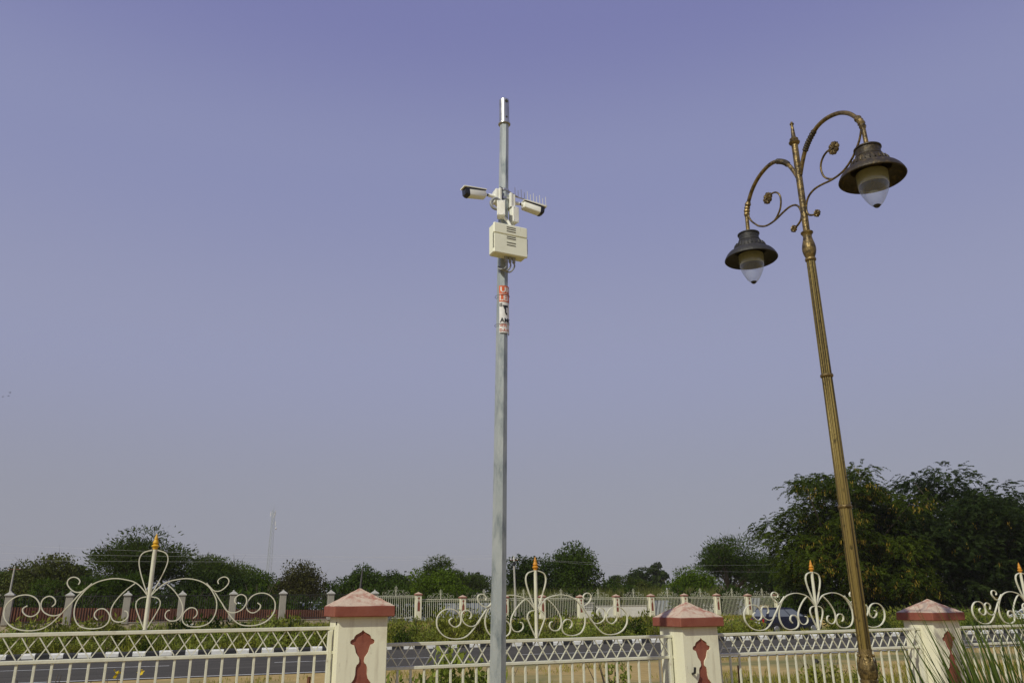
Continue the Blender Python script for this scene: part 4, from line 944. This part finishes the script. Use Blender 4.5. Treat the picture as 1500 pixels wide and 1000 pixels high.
# ------------------------------------------------------------------ cars
def car(name, label, loc, rz, paint, L_=3.9, W_=1.66, Hh=1.47):
    t = thing(name, label, 'car', loc, rz)
    k = Hh/1.47; hw_ = W_/2
    def loft(secs):
        b = MB(); n = len(secs[0]); b.v = [p for s_ in secs for p in s_]
        for i in range(len(secs)-1):
            for j in range(n): b.f.append((i*n+j, i*n+(j+1) % n, (i+1)*n+(j+1) % n, (i+1)*n+j))
        b.f.append(tuple(range(n))[::-1]); b.f.append(tuple(range((len(secs)-1)*n, len(secs)*n))); return b
    def ring(x, w, z0, z1): return [(x,-w*.90,z0),(x,-w,z0+.12),(x,-w,z0+(z1-z0)*.62),(x,-w*.955,z1),(x,w*.955,z1),(x,w,z0+(z1-z0)*.62),(x,w,z0+.12),(x,w*.90,z0)]
    h = L_/2
    loft([ring(-h,hw_*.86,.34,.80*k), ring(-h+.10,hw_*.97,.26,.92*k), ring(-h+.75,hw_,.22,.95*k), ring(.35,hw_,.22,.94*k), ring(h-.95,hw_,.22,.92*k), ring(h-.30,hw_*.95,.24,.80*k), ring(h-.04,hw_*.80,.30,.66*k), ring(h,hw_*.70,.36,.58*k)]).build('body', paint, t, 30)
    def cab(x, w, z): return [(x,-w,z),(x,w,z)]
    zr = Hh; zs = .93*k
    B = [(-h+.16,hw_*.93),( h-1.02,hw_*.93)]; T = [(-h+.42,hw_*.74),(h-1.85,hw_*.74)]
    v = [(B[0][0],-B[0][1],zs),(B[1][0],-B[1][1],zs),(B[1][0],B[1][1],zs),(B[0][0],B[0][1],zs),(T[0][0],-T[0][1],zr-.05),(T[1][0],-T[1][1],zr-.05),(T[1][0],T[1][1],zr-.05),(T[0][0],T[0][1],zr-.05),
         (T[0][0]+.12,-T[0][1]*.9,zr),(T[1][0]-.15,-T[1][1]*.9,zr),(T[1][0]-.15,T[1][1]*.9,zr),(T[0][0]+.12,T[0][1]*.9,zr)]
    MB().add(v, [(0,1,5,4),(1,2,6,5),(2,3,7,6),(3,0,4,7),(4,5,9,8),(5,6,10,9),(6,7,11,10),(7,4,8,11),(8,9,10,11)]).build('cabin', paint, t, 25)
    def pane(p, name='window'):
        # quad set just proud of the cabin skin, inset from its corners
        P_ = [Vector(a) for a in p]; nrm = (P_[1]-P_[0]).cross(P_[3]-P_[0]).normalized()
        MB().add([a + nrm*.006 for a in P_] + [a - nrm*.012 for a in P_], [(0,1,2,3),(7,6,5,4),(0,4,5,1),(1,5,6,2),(2,6,7,3),(3,7,4,0)]).build(name, M['carglass'], t)
    def on_side(s, u, q):
        a = Vector((B[0][0]+(B[1][0]-B[0][0])*u, s*B[0][1], zs)); b = Vector((T[0][0]+(T[1][0]-T[0][0])*u, s*T[0][1], zr-.05)); return a.lerp(b,q)
    for s in (-1, 1):
        for u0, u1 in ((.05,.27),(.30,.60),(.63,.95)):
            q = [on_side(s,u0,.10), on_side(s,u1,.10), on_side(s,u1,.90), on_side(s,u0,.90)]
            pane(q if s < 0 else [q[1],q[0],q[3],q[2]])
    pane([Vector(v[1]).lerp(Vector(v[6]),.0)+Vector((0,.10,.0)), Vector(v[2])+Vector((0,-.10,0)), Vector(v[6])+Vector((.02,-.08,-.03)), Vector(v[5])+Vector((.02,.08,-.03))], 'windscreen')
    pane([Vector(v[3])+Vector((0,-.10,.06)), Vector(v[0])+Vector((0,.10,.06)), Vector(v[4])+Vector((-.02,.08,-.04)), Vector(v[7])+Vector((-.02,-.08,-.04))], 'rear_window')
    for sx, xx in ((-1,-h+.72),(1,h-.72)):
        for s in (-1,1):
            w_ = MB().tube([(xx,s*(hw_-.17),.30),(xx,s*(hw_+.012),.30)], .30, 20).build('tyre', M['tyre'], t, 40)
            MB().tube([(xx,s*(hw_+.005),.30),(xx,s*(hw_+.022),.30)], [.19,.17], 16).build('rim', M['rim'], w_, 40)
            MB().tube([(xx,s*(hw_-.012),.32),(xx,s*(hw_+.004),.32)], .355, 20).build('wheel_arch', M['black_plastic'], t, 40)
    for s in (-1,1):
        MB().bbox(-h-.012,-h+.13,s*hw_*.74-.09,s*hw_*.74+.09,.62*k,.86*k,.02).build('tail_lamp', M['redlens'], t)
        MB().bbox(h-.26,h-.03,s*hw_*.66-.13,s*hw_*.66+.13,.58*k,.72*k,.03).build('head_lamp', M['clearlens'], t)
        MB().bbox(h-1.30,h-1.14,s*(hw_+.07)-.06,s*(hw_+.07)+.06,.96*k,1.08*k,.02).build('mirror', paint, t)
        MB().bbox(-.40,-.24,s*(hw_+.006)-.012,s*(hw_+.006)+.012,.80*k,.83*k,.004).build('door_handle', M['black_plastic'], t)
    MB().bbox(-h-.05,-h+.14,-hw_*.88,hw_*.88,.30,.50,.03).build('rear_bumper', M['black_plastic'], t); MB().bbox(h-.12,h+.04,-hw_*.74,hw_*.74,.26,.46,.03).build('front_bumper', M['black_plastic'], t)
    MB().bbox(-h-.025,-h+.06,-.26,.26,.58,.70,.004).build('number_plate', M['whitewall'], t)
    return t
car('parked_car', 'dark blue hatchback seen through the fence scrolls left of the lamp post', (33.75,39.6,-.343), -.10, M['carblue'])
car('parked_car', 'white car half hidden by tall grass at the right edge', (51.3,36.6,-.343), math.pi-.10, M['carwhite'])
car('parked_car', 'white car behind the dark railing, only its upper half showing', (5.8,62.5,.30), 0.1, M['carwhite'])
car('parked_car', 'silver car behind the dark railing right of the white one', (10.6,64.5,.30), 0.0, M['carsilver'])

# ------------------------------------------------------------------ trees
G = 'trees beyond the far fence'
# name, label, (x, y), height, width, kind, leaf, leaves, clumps, leaf size
TREES = [
 ('thorn_tree','wispy grey green thorn tree cut by the left edge of the photo',(-17.5,93.6),6.5,7.5,'acacia','acacia',5000,24,.42),
 ('leafy_tree','dark low tree far behind at the left edge',(-18.4,128),7.0,14,'dense','dark',4500,26,.50),
 ('thorn_tree','rounded brownish thorn tree left of the tall thorn tree',(-9.9,79.4),6.1,8.2,'bare','olive',6500,34,.30),
 ('leafy_tree','small dark tree peeping out right of the brownish rounded tree',(-9.6,99),6.7,5.0,'dense','dark',3000,16,.38),
 ('leafy_tree','far bluish green tree right of the brownish rounded tree',(-13.0,160),8.0,12,'dense','blue',3000,20,.6),
 ('thorn_tree','tallest feathery thorn tree behind the yellow tipped fence post',(-2.6,71.9),7.8,9.0,'acacia','acacia',9500,40,.34),
 ('thorn_tree','low spreading thorn tree under the tallest thorn tree at left',(-4.6,66),4.3,8.5,'acacia','dense',6500,30,.30),
 ('thorn_tree','spiky topped thorn tree left of the lattice mast',(3.6,77.9),6.7,6.6,'acacia','acacia',7500,32,.33),
 ('leafy_tree','dark leafy tree below the spiky topped thorn tree',(2.9,70),4.5,7.5,'dense','dark',6000,30,.28),
 ('leafy_tree','yellow green leafy tree just left of the mast foot',(6.6,82),5.3,6.0,'dense','bright',5000,24,.30),
 ('thorn_tree','brown half bare thorn tree right of the mast foot',(10.8,79.3),5.9,7.4,'bare','brown',6500,36,.27),
 ('leafy_tree','green leafy tree behind the rod topped near pillar',(16.2,80),5.6,8.0,'dense','dense',6500,30,.30),
 ('leafy_tree','dark small tree right of the rod topped near pillar',(23.4,92),6.0,6.0,'dense','dark',4000,22,.36),
 ('leafy_tree','bright green low tree left of the grey pole',(20.6,68),4.9,7.5,'dense','bright',7000,32,.26),
 ('thorn_tree','thorn tree with open spiky top left of the grey pole',(22.6,73),6.2,6.0,'acacia','acacia',5000,24,.32),
 ('leafy_tree','mid green tree directly left of the grey pole',(30.0,88),6.1,7.5,'acacia','far',6000,28,.36),
 ('leafy_tree','dark leafy tree directly right of the grey pole',(29.4,66.5),6.2,5.6,'dense','dark',7000,30,.27),
 ('leafy_tree','large rounded dark green tree behind the orange spear tip',(33.9,68),7.1,7.0,'dense','dense',10000,38,.28),
 ('leafy_tree','tiny rounded far tree in the gap of the skyline',(107.8,192),9.6,5.5,'dense','blue',1800,14,.7),
 ('leafy_tree','far dark tree left of the tall rounded far tree',(82.2,137),8.6,7.0,'dense','dark',3000,20,.55),
 ('leafy_tree','tall rounded far tree above the far railing',(91.5,144),10.9,5.0,'dense','dark',2600,16,.55),
 ('leafy_tree','bright green rounded tree behind the middle near pillar',(45.2,66),5.1,6.4,'dense','bright',8000,32,.26),
 ('thorn_tree','tall spreading thorn tree left of the big podded tree',(51.4,68),8.1,9.8,'acacia','dense',12000,46,.33),
 ('leafy_tree','low green tree in the gap right of the large rounded tree',(40.5,72),4.0,7.5,'dense','dense',6000,30,.28),
 ('leafy_tree','low dull green tree below the tall rounded far tree',(49.5,84),4.3,9.0,'acacia','acacia',6000,30,.32),
 ('leafy_tree','low olive tree behind the far railing left of the bright rounded tree',(45.5,76),3.9,7.0,'dense','olive',5500,28,.28),
 ('leafy_tree','low green tree between the rod topped pillar and the bright green tree',(19.0,76),4.5,7.0,'dense','dense',5500,28,.28),
 ('leafy_tree','low dark tree under the tall spreading thorn tree',(55.5,63),5.2,8.5,'dense','dark',8000,34,.28),
]
for i, (nm, lb_, (x, y), h, w, kd, lf, nl, nc, sz) in enumerate(TREES):
    make_tree(nm, lb_, (x, y, ground_z(x,y)-.05), h-.40, w*1.0, kd, lf, G, int(nl*2.1), int(nc*1.35), sz*.72, trunk_h=.16 if kd != 'acacia' else .22, seed=i*7+3)
pinnate_tree('podded_tree', 'big dark tree hung with golden seed pods behind the lamp post', (45.4,45.6,.05), 10.4, 14.8, 12.0, 'pinnate', 12500, 41, pods=760, lean=(.4,0))
pinnate_tree('podded_tree', 'big dark blue green tree filling the right edge', (55.0,43.4,.0), 10.7, 18.5, 13.0, 'blue', 13000, 52, pods=60, lean=(0,0))

# far wood closing the skyline
npr = np.random.default_rng(5)
nc = 420; a = np.radians(npr.uniform(-14,62,nc)); dd = npr.uniform(150,260,nc); hh = npr.uniform(4.0,8.0,nc)*(dd/180)**.4
cx = dd*np.sin(a); cy = dd*np.cos(a); idx = np.repeat(np.arange(nc), 60); n = len(idx); d = unit(npr.normal(size=(n,3))); d[:,2] = np.abs(d[:,2])
pos = np.stack([cx[idx]+d[:,0]*5.0, cy[idx]+d[:,1]*5.0, .4+d[:,2]*hh[idx]*npr.uniform(.5,1.05,n)], -1)
o = link('far_wood', leaf_mesh('far_wood', pos, unit(npr.normal(size=(n,3))), npr.uniform(.6,1.3,n), npr.uniform(.4,.8,n), npr.uniform(0,1,n)*.6+npr.uniform(0,.4,nc)[idx], L['far']), None, None, 'stuff')
tag(o, 'low bluish wood along the horizon behind everything', 'wood')

# ------------------------------------------------------------------ shrubs
kinds = [shrub_mesh(201,1.0,1.3,620,'shrub',.12), shrub_mesh(202,.85,1.5,620,'shrub2',.12), shrub_mesh(203,1.1,1.1,560,'shrub',.14), shrub_mesh(204,.7,1.4,560,'shrub2',.10), shrub_mesh(205,.95,1.25,600,'dense',.13)]
stems = [shrub_stems(s,1.0,1.2) for s in range(3)]
for s_ in stems: s_.materials.append(M['bark'])
def shrub(label, x, y, z, sc, k, group, name='shrub'):
    t = thing(name, label, 'shrub', (x,y,z), rnd.uniform(0,6.28), group); t.scale = (sc*rnd.uniform(.9,1.2), sc*rnd.uniform(.9,1.2), sc*rnd.uniform(.85,1.15))
    link('foliage', kinds[k], None, t); link('stems', stems[k % 3], None, t); return t
rnd = random.Random(31)
ONES = ['','first','second','third','fourth','fifth','sixth','seventh','eighth','ninth','tenth','eleventh','twelfth','thirteenth','fourteenth','fifteenth','sixteenth','seventeenth','eighteenth','nineteenth']
TENS = {20:('twenty','twentieth'),30:('thirty','thirtieth'),40:('forty','fortieth'),50:('fifty','fiftieth'),60:('sixty','sixtieth'),70:('seventy','seventieth')}
def nth(i):
    if i < 20: return ONES[i]
    t_, o_ = i//10*10, i % 10
    return TENS[t_][1] if o_ == 0 else TENS[t_][0] + ' ' + ONES[o_]
n_sh = 0
for row, (d0, z_sc) in enumerate(((1.1,.72),(2.3,1.05),(3.6,1.30),(5.0,1.50))):
    x = -.16*(31+d0); k_sh = 0
    while x < 46:
        y = kerb_y(x) + d0 + rnd.uniform(-.45,.45); sc = z_sc*rnd.uniform(.75,1.15)
        if not (.79 < x/y < .95 and rnd.random() < .9):
            k_sh += 1; shrub('%s shrub from left in the %s row of the strip behind the kerb' % (nth(k_sh), ('kerbside','second','third','rearmost')[row]), x, y, ground_z(x,y)-.03, sc, rnd.choice((0,0,1,1,2,3,4)), 'shrubs of the planted strip behind the kerb')
        x += rnd.uniform(.85,1.35)
for k in range(62):                                               # rank growth just behind the far fences
    x = -10.5 + k*1.22 + rnd.uniform(-.5,.5); y = 55.2 + rnd.uniform(0,8.0) if x > -2 else 56+rnd.uniform(0,8)
    if 28 < x < 36 and y < 58.5: y += 6
    shrub('%s rank bush from left close behind the far railings' % nth(k+1), x, y, ground_z(x,y)-.05, rnd.uniform(1.8,2.7), 4, 'bushes behind the far railings')
for k in range(40):
    x = -6 + k*.55 + rnd.uniform(-.3,.3); y = 50.9 + rnd.uniform(-1.2,.5)
    shrub('%s low weed bush from the left at the foot of the far railing' % nth(k+1), x, y, ground_z(x,y)-.03, rnd.uniform(.35,.62), rnd.choice((0,1,3)), 'weeds at the foot of the far railing')

for k in range(16):                                               # dark undergrowth below the two big trees
    x = 41.5 + k*1.35 + rnd.uniform(-.4,.4); y = 46.5 + rnd.uniform(0,3.5) - .12*(x-41)
    shrub('%s dark bush from left in the undergrowth below the big trees' % nth(k+1), x, y, ground_z(x,y)-.03, rnd.uniform(1.3,2.1), 4, 'undergrowth below the big trees')
# leafy plants between the near fence and the road
kn = [shrub_mesh(301,1.2,.95,1300,'shrub2',.095), shrub_mesh(302,1.15,.9,1200,'shrub2',.09), shrub_mesh(303,1.0,.6,520,'shrub2',.08), shrub_mesh(304,.8,.95,800,'shrub',.085)]
def near_plant(label, x, y, k, sc):
    t = thing('leafy_plant', label, 'plant', (x,y,-.02), rnd.uniform(0,6), 'leafy plants between near fence and road'); t.scale = (sc,sc,sc*rnd.uniform(.95,1.05))
    link('foliage', kn[k], None, t); link('stems', stems[k % 3], None, t); return t
near_plant('leafy green plant directly right of the rod topped pillar, behind the bars', 2.30,8.9,1,.94)
near_plant('leafy green plant second to the right of the rod topped pillar, behind the bars', 2.62,9.3,2,1.02)
near_plant('tallest leafy plant left of the grey pole, behind the lattice', 2.92,9.0,0,1.0)
near_plant('leafy plant just left of the grey pole, behind the lattice', 3.38,9.1,1,1.05)
near_plant('thin leafy sapling behind the bars left of the middle pillar', 5.55,10,2,.98)
near_plant('low leafy plant behind the bars close to the middle pillar', 6.05,9.2,3,.72)
near_plant('low leafy plant behind the bars right of the middle pillar', 7.7,10.3,3,.70)
near_plant('dark leafy plant behind the bars left of the lamp base', 9.3,10.2,3,.95)
near_plant('leafy plant behind the bars right of the lamp base', 10.3,10.4,1,.66)
near_plant('low plant behind the bars at far left beneath the road', -1.1,10,3,1.12)
fp = near_plant('yellow flowering plant behind the bars of the leftmost panel', -.45,10.0,3,1.10)
npr = np.random.default_rng(77); nfl = 9; fc = np.stack([npr.uniform(-.35,.35,nfl), npr.uniform(-.3,.3,nfl), npr.uniform(.66,.95,nfl)], -1)
for c in fc:
    pos = np.repeat(c[None],7,0) + npr.normal(size=(7,3))*.016
    link('flower', leaf_mesh('flower', pos, unit(npr.normal(size=(7,3))), npr.uniform(.04,.06,7), npr.uniform(.025,.04,7), npr.uniform(0,1,7), L['flower']), None, fp)
near_plant('small weed behind the bars near the left frame edge', -1.9,10.4,3,.95)

def grass_stuff(name, label, pts, hmin, hmax, wd, leaf, per=7, spread=.10):
    P = np.repeat(pts, per, axis=0); n = len(P); P = P + np.concatenate([npr.normal(size=(n,2))*spread, np.zeros((n,1))], 1)
    d = unit(np.concatenate([npr.normal(size=(n,2))*.33, np.ones((n,1))], 1)); ln = npr.uniform(hmin,hmax,n)
    o = link(name, leaf_mesh(name, P + d*(ln/2)[:,None], d, ln, np.full(n,wd)*npr.uniform(.7,1.3,n), npr.uniform(0,1,n), L[leaf]), None, None, 'stuff')
    return tag(o, label, 'grass')
npr = np.random.default_rng(9)
def scatter(n, x0, x1, y0, y1, freq, thr):
    X = npr.uniform(x0,x1,n); Y = npr.uniform(y0,y1,n)
    keep = (np.sin(X*freq*1.3+1.1*np.sin(Y*freq))+np.sin(Y*freq*1.7+.7*np.cos(X*freq*.6)) + npr.normal(size=n)*.55) > thr
    X, Y = X[keep], Y[keep]; return np.stack([X, Y, np.array([ground_z(a,b) for a,b in zip(X,Y)])], -1)
grass_stuff('verge_grass', 'rough grass on the bare verge between fence and road', scatter(13000,-6,26,7.2,16.0,.9,.25), .06,.20,.013,'grass')
grass_stuff('verge_grass', 'sparse short grass along the near road edge', scatter(2600,-6,34,17.5,20.6,1.2,1.0), .05,.14,.013,'grass', 6)
p_ = scatter(3500,-9,46,27,39,.8,-.6); p_ = p_[[ (kerb_y(a)+.35 < b < kerb_y(a)+7.6) for a,b,_ in p_]]
grass_stuff('strip_grass', 'rank grass filling the planted strip behind the kerb', p_, .15,.50,.03,'shrub', 6, .15)
p_ = scatter(3600,24,46,59.6,63.5,.8,-.8)
grass_stuff('tall_weeds', 'grey green tall weeds close behind the pale railing', p_, 1.2,2.5,.05,'sorghum', 4, .16)
p_ = scatter(6500,-14,60,44.5,51.6,.7,-.9); p_ = p_[[ (b > kerb_y(a)+14.8) for a,b,_ in p_]]
grass_stuff('bank_grass', 'yellow green grass on the bank below the far railings', p_, .12,.32,.03,'grass', 6, .16)

# tall reed grass close to the viewer at lower right
def reed_clump(label, x, y, n, seed, hmax, spread=.16, lean=-.06):
    r = random.Random(seed); b = MB(); tones = []
    for k in range(n):
        a = r.uniform(0,6.28); q = r.uniform(0,1)**.6*spread; p = Vector((q*math.cos(a), q*math.sin(a), -.03)); h = hmax*r.uniform(.72,1.0)
        dv = Vector((math.cos(a)*r.uniform(.02,.20)+lean*1.0+r.uniform(-.10,.07), math.sin(a)*r.uniform(.02,.20)-lean*.6+r.uniform(-.07,.09), 0)); w = r.uniform(.0050,.0095); s = Vector((math.cos(a+1.3+r.uniform(-.8,.8)), math.sin(a+1.3+r.uniform(-.8,.8)), 0))
        o = len(b.v); m = 8; bd = r.choice((.8,1.0,1.0,1.3,2.0))
        for i in range(m):
            e = i/(m-1); c = p + Vector((0,0,h*e*(1-.06*e))) + dv*h*e*e*bd + Vector((0,0,-.35*h*max(0,bd-1.2)*e**4)); ww = w*(1-.95*e**4)
            b.v += [tuple(c - s*ww), tuple(c + Vector((-s.y,s.x,0))*ww*.35), tuple(c + s*ww)]
        for i in range(m-1):
            for j in (0,1): b.f.append((o+3*i+j, o+3*i+j+1, o+3*i+j+4, o+3*i+j+3)); tones.append(0)
        tn = r.random(); tones[-2*(m-1):] = [tn]*(2*(m-1))
    me = b.mesh('tall_grass', 180); at = me.attributes.new('tone','FLOAT','FACE'); at.data.foreach_set('value', np.array(tones, np.float32)); 
    o = link('tall_grass', me, L['reed']); o.location = (x,y,0); return tag(o, label, 'grass', 'tall grass clumps at lower right')
reed_clump('dense tall grass clump at lower right beside the red capped pillar', 4.24,3.22,190,1,1.74,.19,-.045)
reed_clump('dense tall grass clump in the bottom right corner', 4.62,3.10,200,2,1.76,.22,-.045)
reed_clump('sparse tall grass blades in front of the right red capped pillar', 4.02,3.42,20,3,1.58,.13,-.08)

# small things
st = tag(MB().tube([(0,0,-.1),(0.01,0,1.03)], [.017,.016], 6).build('rusty_stake', M['rust']), 'rusty iron stake behind the leftmost panel beside the pillar', 'stake'); st.location = (1.13,7.2,0)
s2_ = tag(MB().tube([(0,0,-.1),(0.0,0.01,.95)], [.018,.016], 6).build('rusty_stake', M['rust']), 'rusty iron stake behind the bars left of the lamp base', 'stake'); s2_.location = (5.55,7.3,0)
s3_ = tag(MB().tube([(0,0,-.1),(0.0,0.01,1.08)], [.018,.016], 6).build('rusty_stake', M['rust']), 'rusty iron stake behind the tall grass at right', 'stake'); s3_.location = (8.25,7.2,0)
rk = MB().lathe([(.05,0),(.13,.03),(.15,.09),(.10,.16),(.02,.19)], 9)
for i, v in enumerate(rk.v): rk.v[i] = (v[0]*(1+.25*math.sin(i*2.3)), v[1]*(1+.2*math.cos(i*1.7)), v[2]*(1+.15*math.sin(i*3.1)))
rk = tag(rk.build('stone', M['darkiron'], None, 50), 'small black stone on the bare verge right of the middle pillar', 'stone'); rk.location = (15.74,17.5,0); rk.scale = (.55,.55,.55)
r2 = tag(MB().bbox(-.22,.22,-.12,.12,0,.22,.03).build('concrete_block', M['whitewall'], None), 'pale concrete block at the foot of the dark railing', 'block'); r2.location = (1.2,50.4,.38)
# three distant birds
def bird(label, loc, rz, flap):
    t = thing('bird', label, 'bird', loc, rz, 'birds far off in the left sky'); t.scale = (.55,.55,.55)
    MB().lathe([(.01,-.32),(.06,-.2),(.09,0),(.06,.18),(.05,.24),(.01,.34)], 8).xform(Matrix.Rotation(math.pi/2,4,'Y')).build('body', M['darkiron'], t, 60)
    for s in (-1,1): MB().add([(-.12,s*.06,.02),(.12,s*.06,.02),(.10,s*.5,.02+flap),(-.02,s*.95,.02+flap*.6),(-.14,s*.5,.02+flap),(-.12,s*.06,.04),(.12,s*.06,.04),(.10,s*.5,.035+flap),(-.02,s*.95,.03+flap*.6),(-.14,s*.5,.035+flap)], [(0,1,2,4),(2,3,4),(5,9,7,6),(7,9,8),(0,5,6,1),(1,6,7,2),(2,7,8,3),(3,8,9,4),(4,9,5,0)]).build('wing', M['darkiron'], t)
    return t
bird('highest of the tiny birds far off at the left edge', (-37.0,196,45.9), .6, .25)
bird('middle one of the tiny birds far off at the left edge', (-37.3,196.6,45.3), .8, .1)
bird('lowest of the tiny birds far off at the left edge', (-38.2,196.2,45.0), .5, -.1)
# thin dry-season haze over the whole place
hz = MB().box(-90,340,-12,345,-1.6,52).build('haze', None, None); hm = bpy.data.materials.new('haze'); hm.use_nodes = True; hn = hm.node_tree.nodes; hn.clear()
pv = hn.new('ShaderNodeVolumePrincipled'); pv.inputs['Color'].default_value = (0.90,0.88,0.84,1); pv.inputs['Density'].default_value = 0.0002; pv.inputs['Anisotropy'].default_value = 0.0
ho = hn.new('ShaderNodeOutputMaterial'); hm.node_tree.links.new(pv.outputs[0], ho.inputs['Volume']); hz.data.materials.append(hm)
hz['kind'] = 'stuff'; tag(hz, 'thin pale dusty haze in the air over the whole place', 'haze')
bpy.context.view_layer.update()
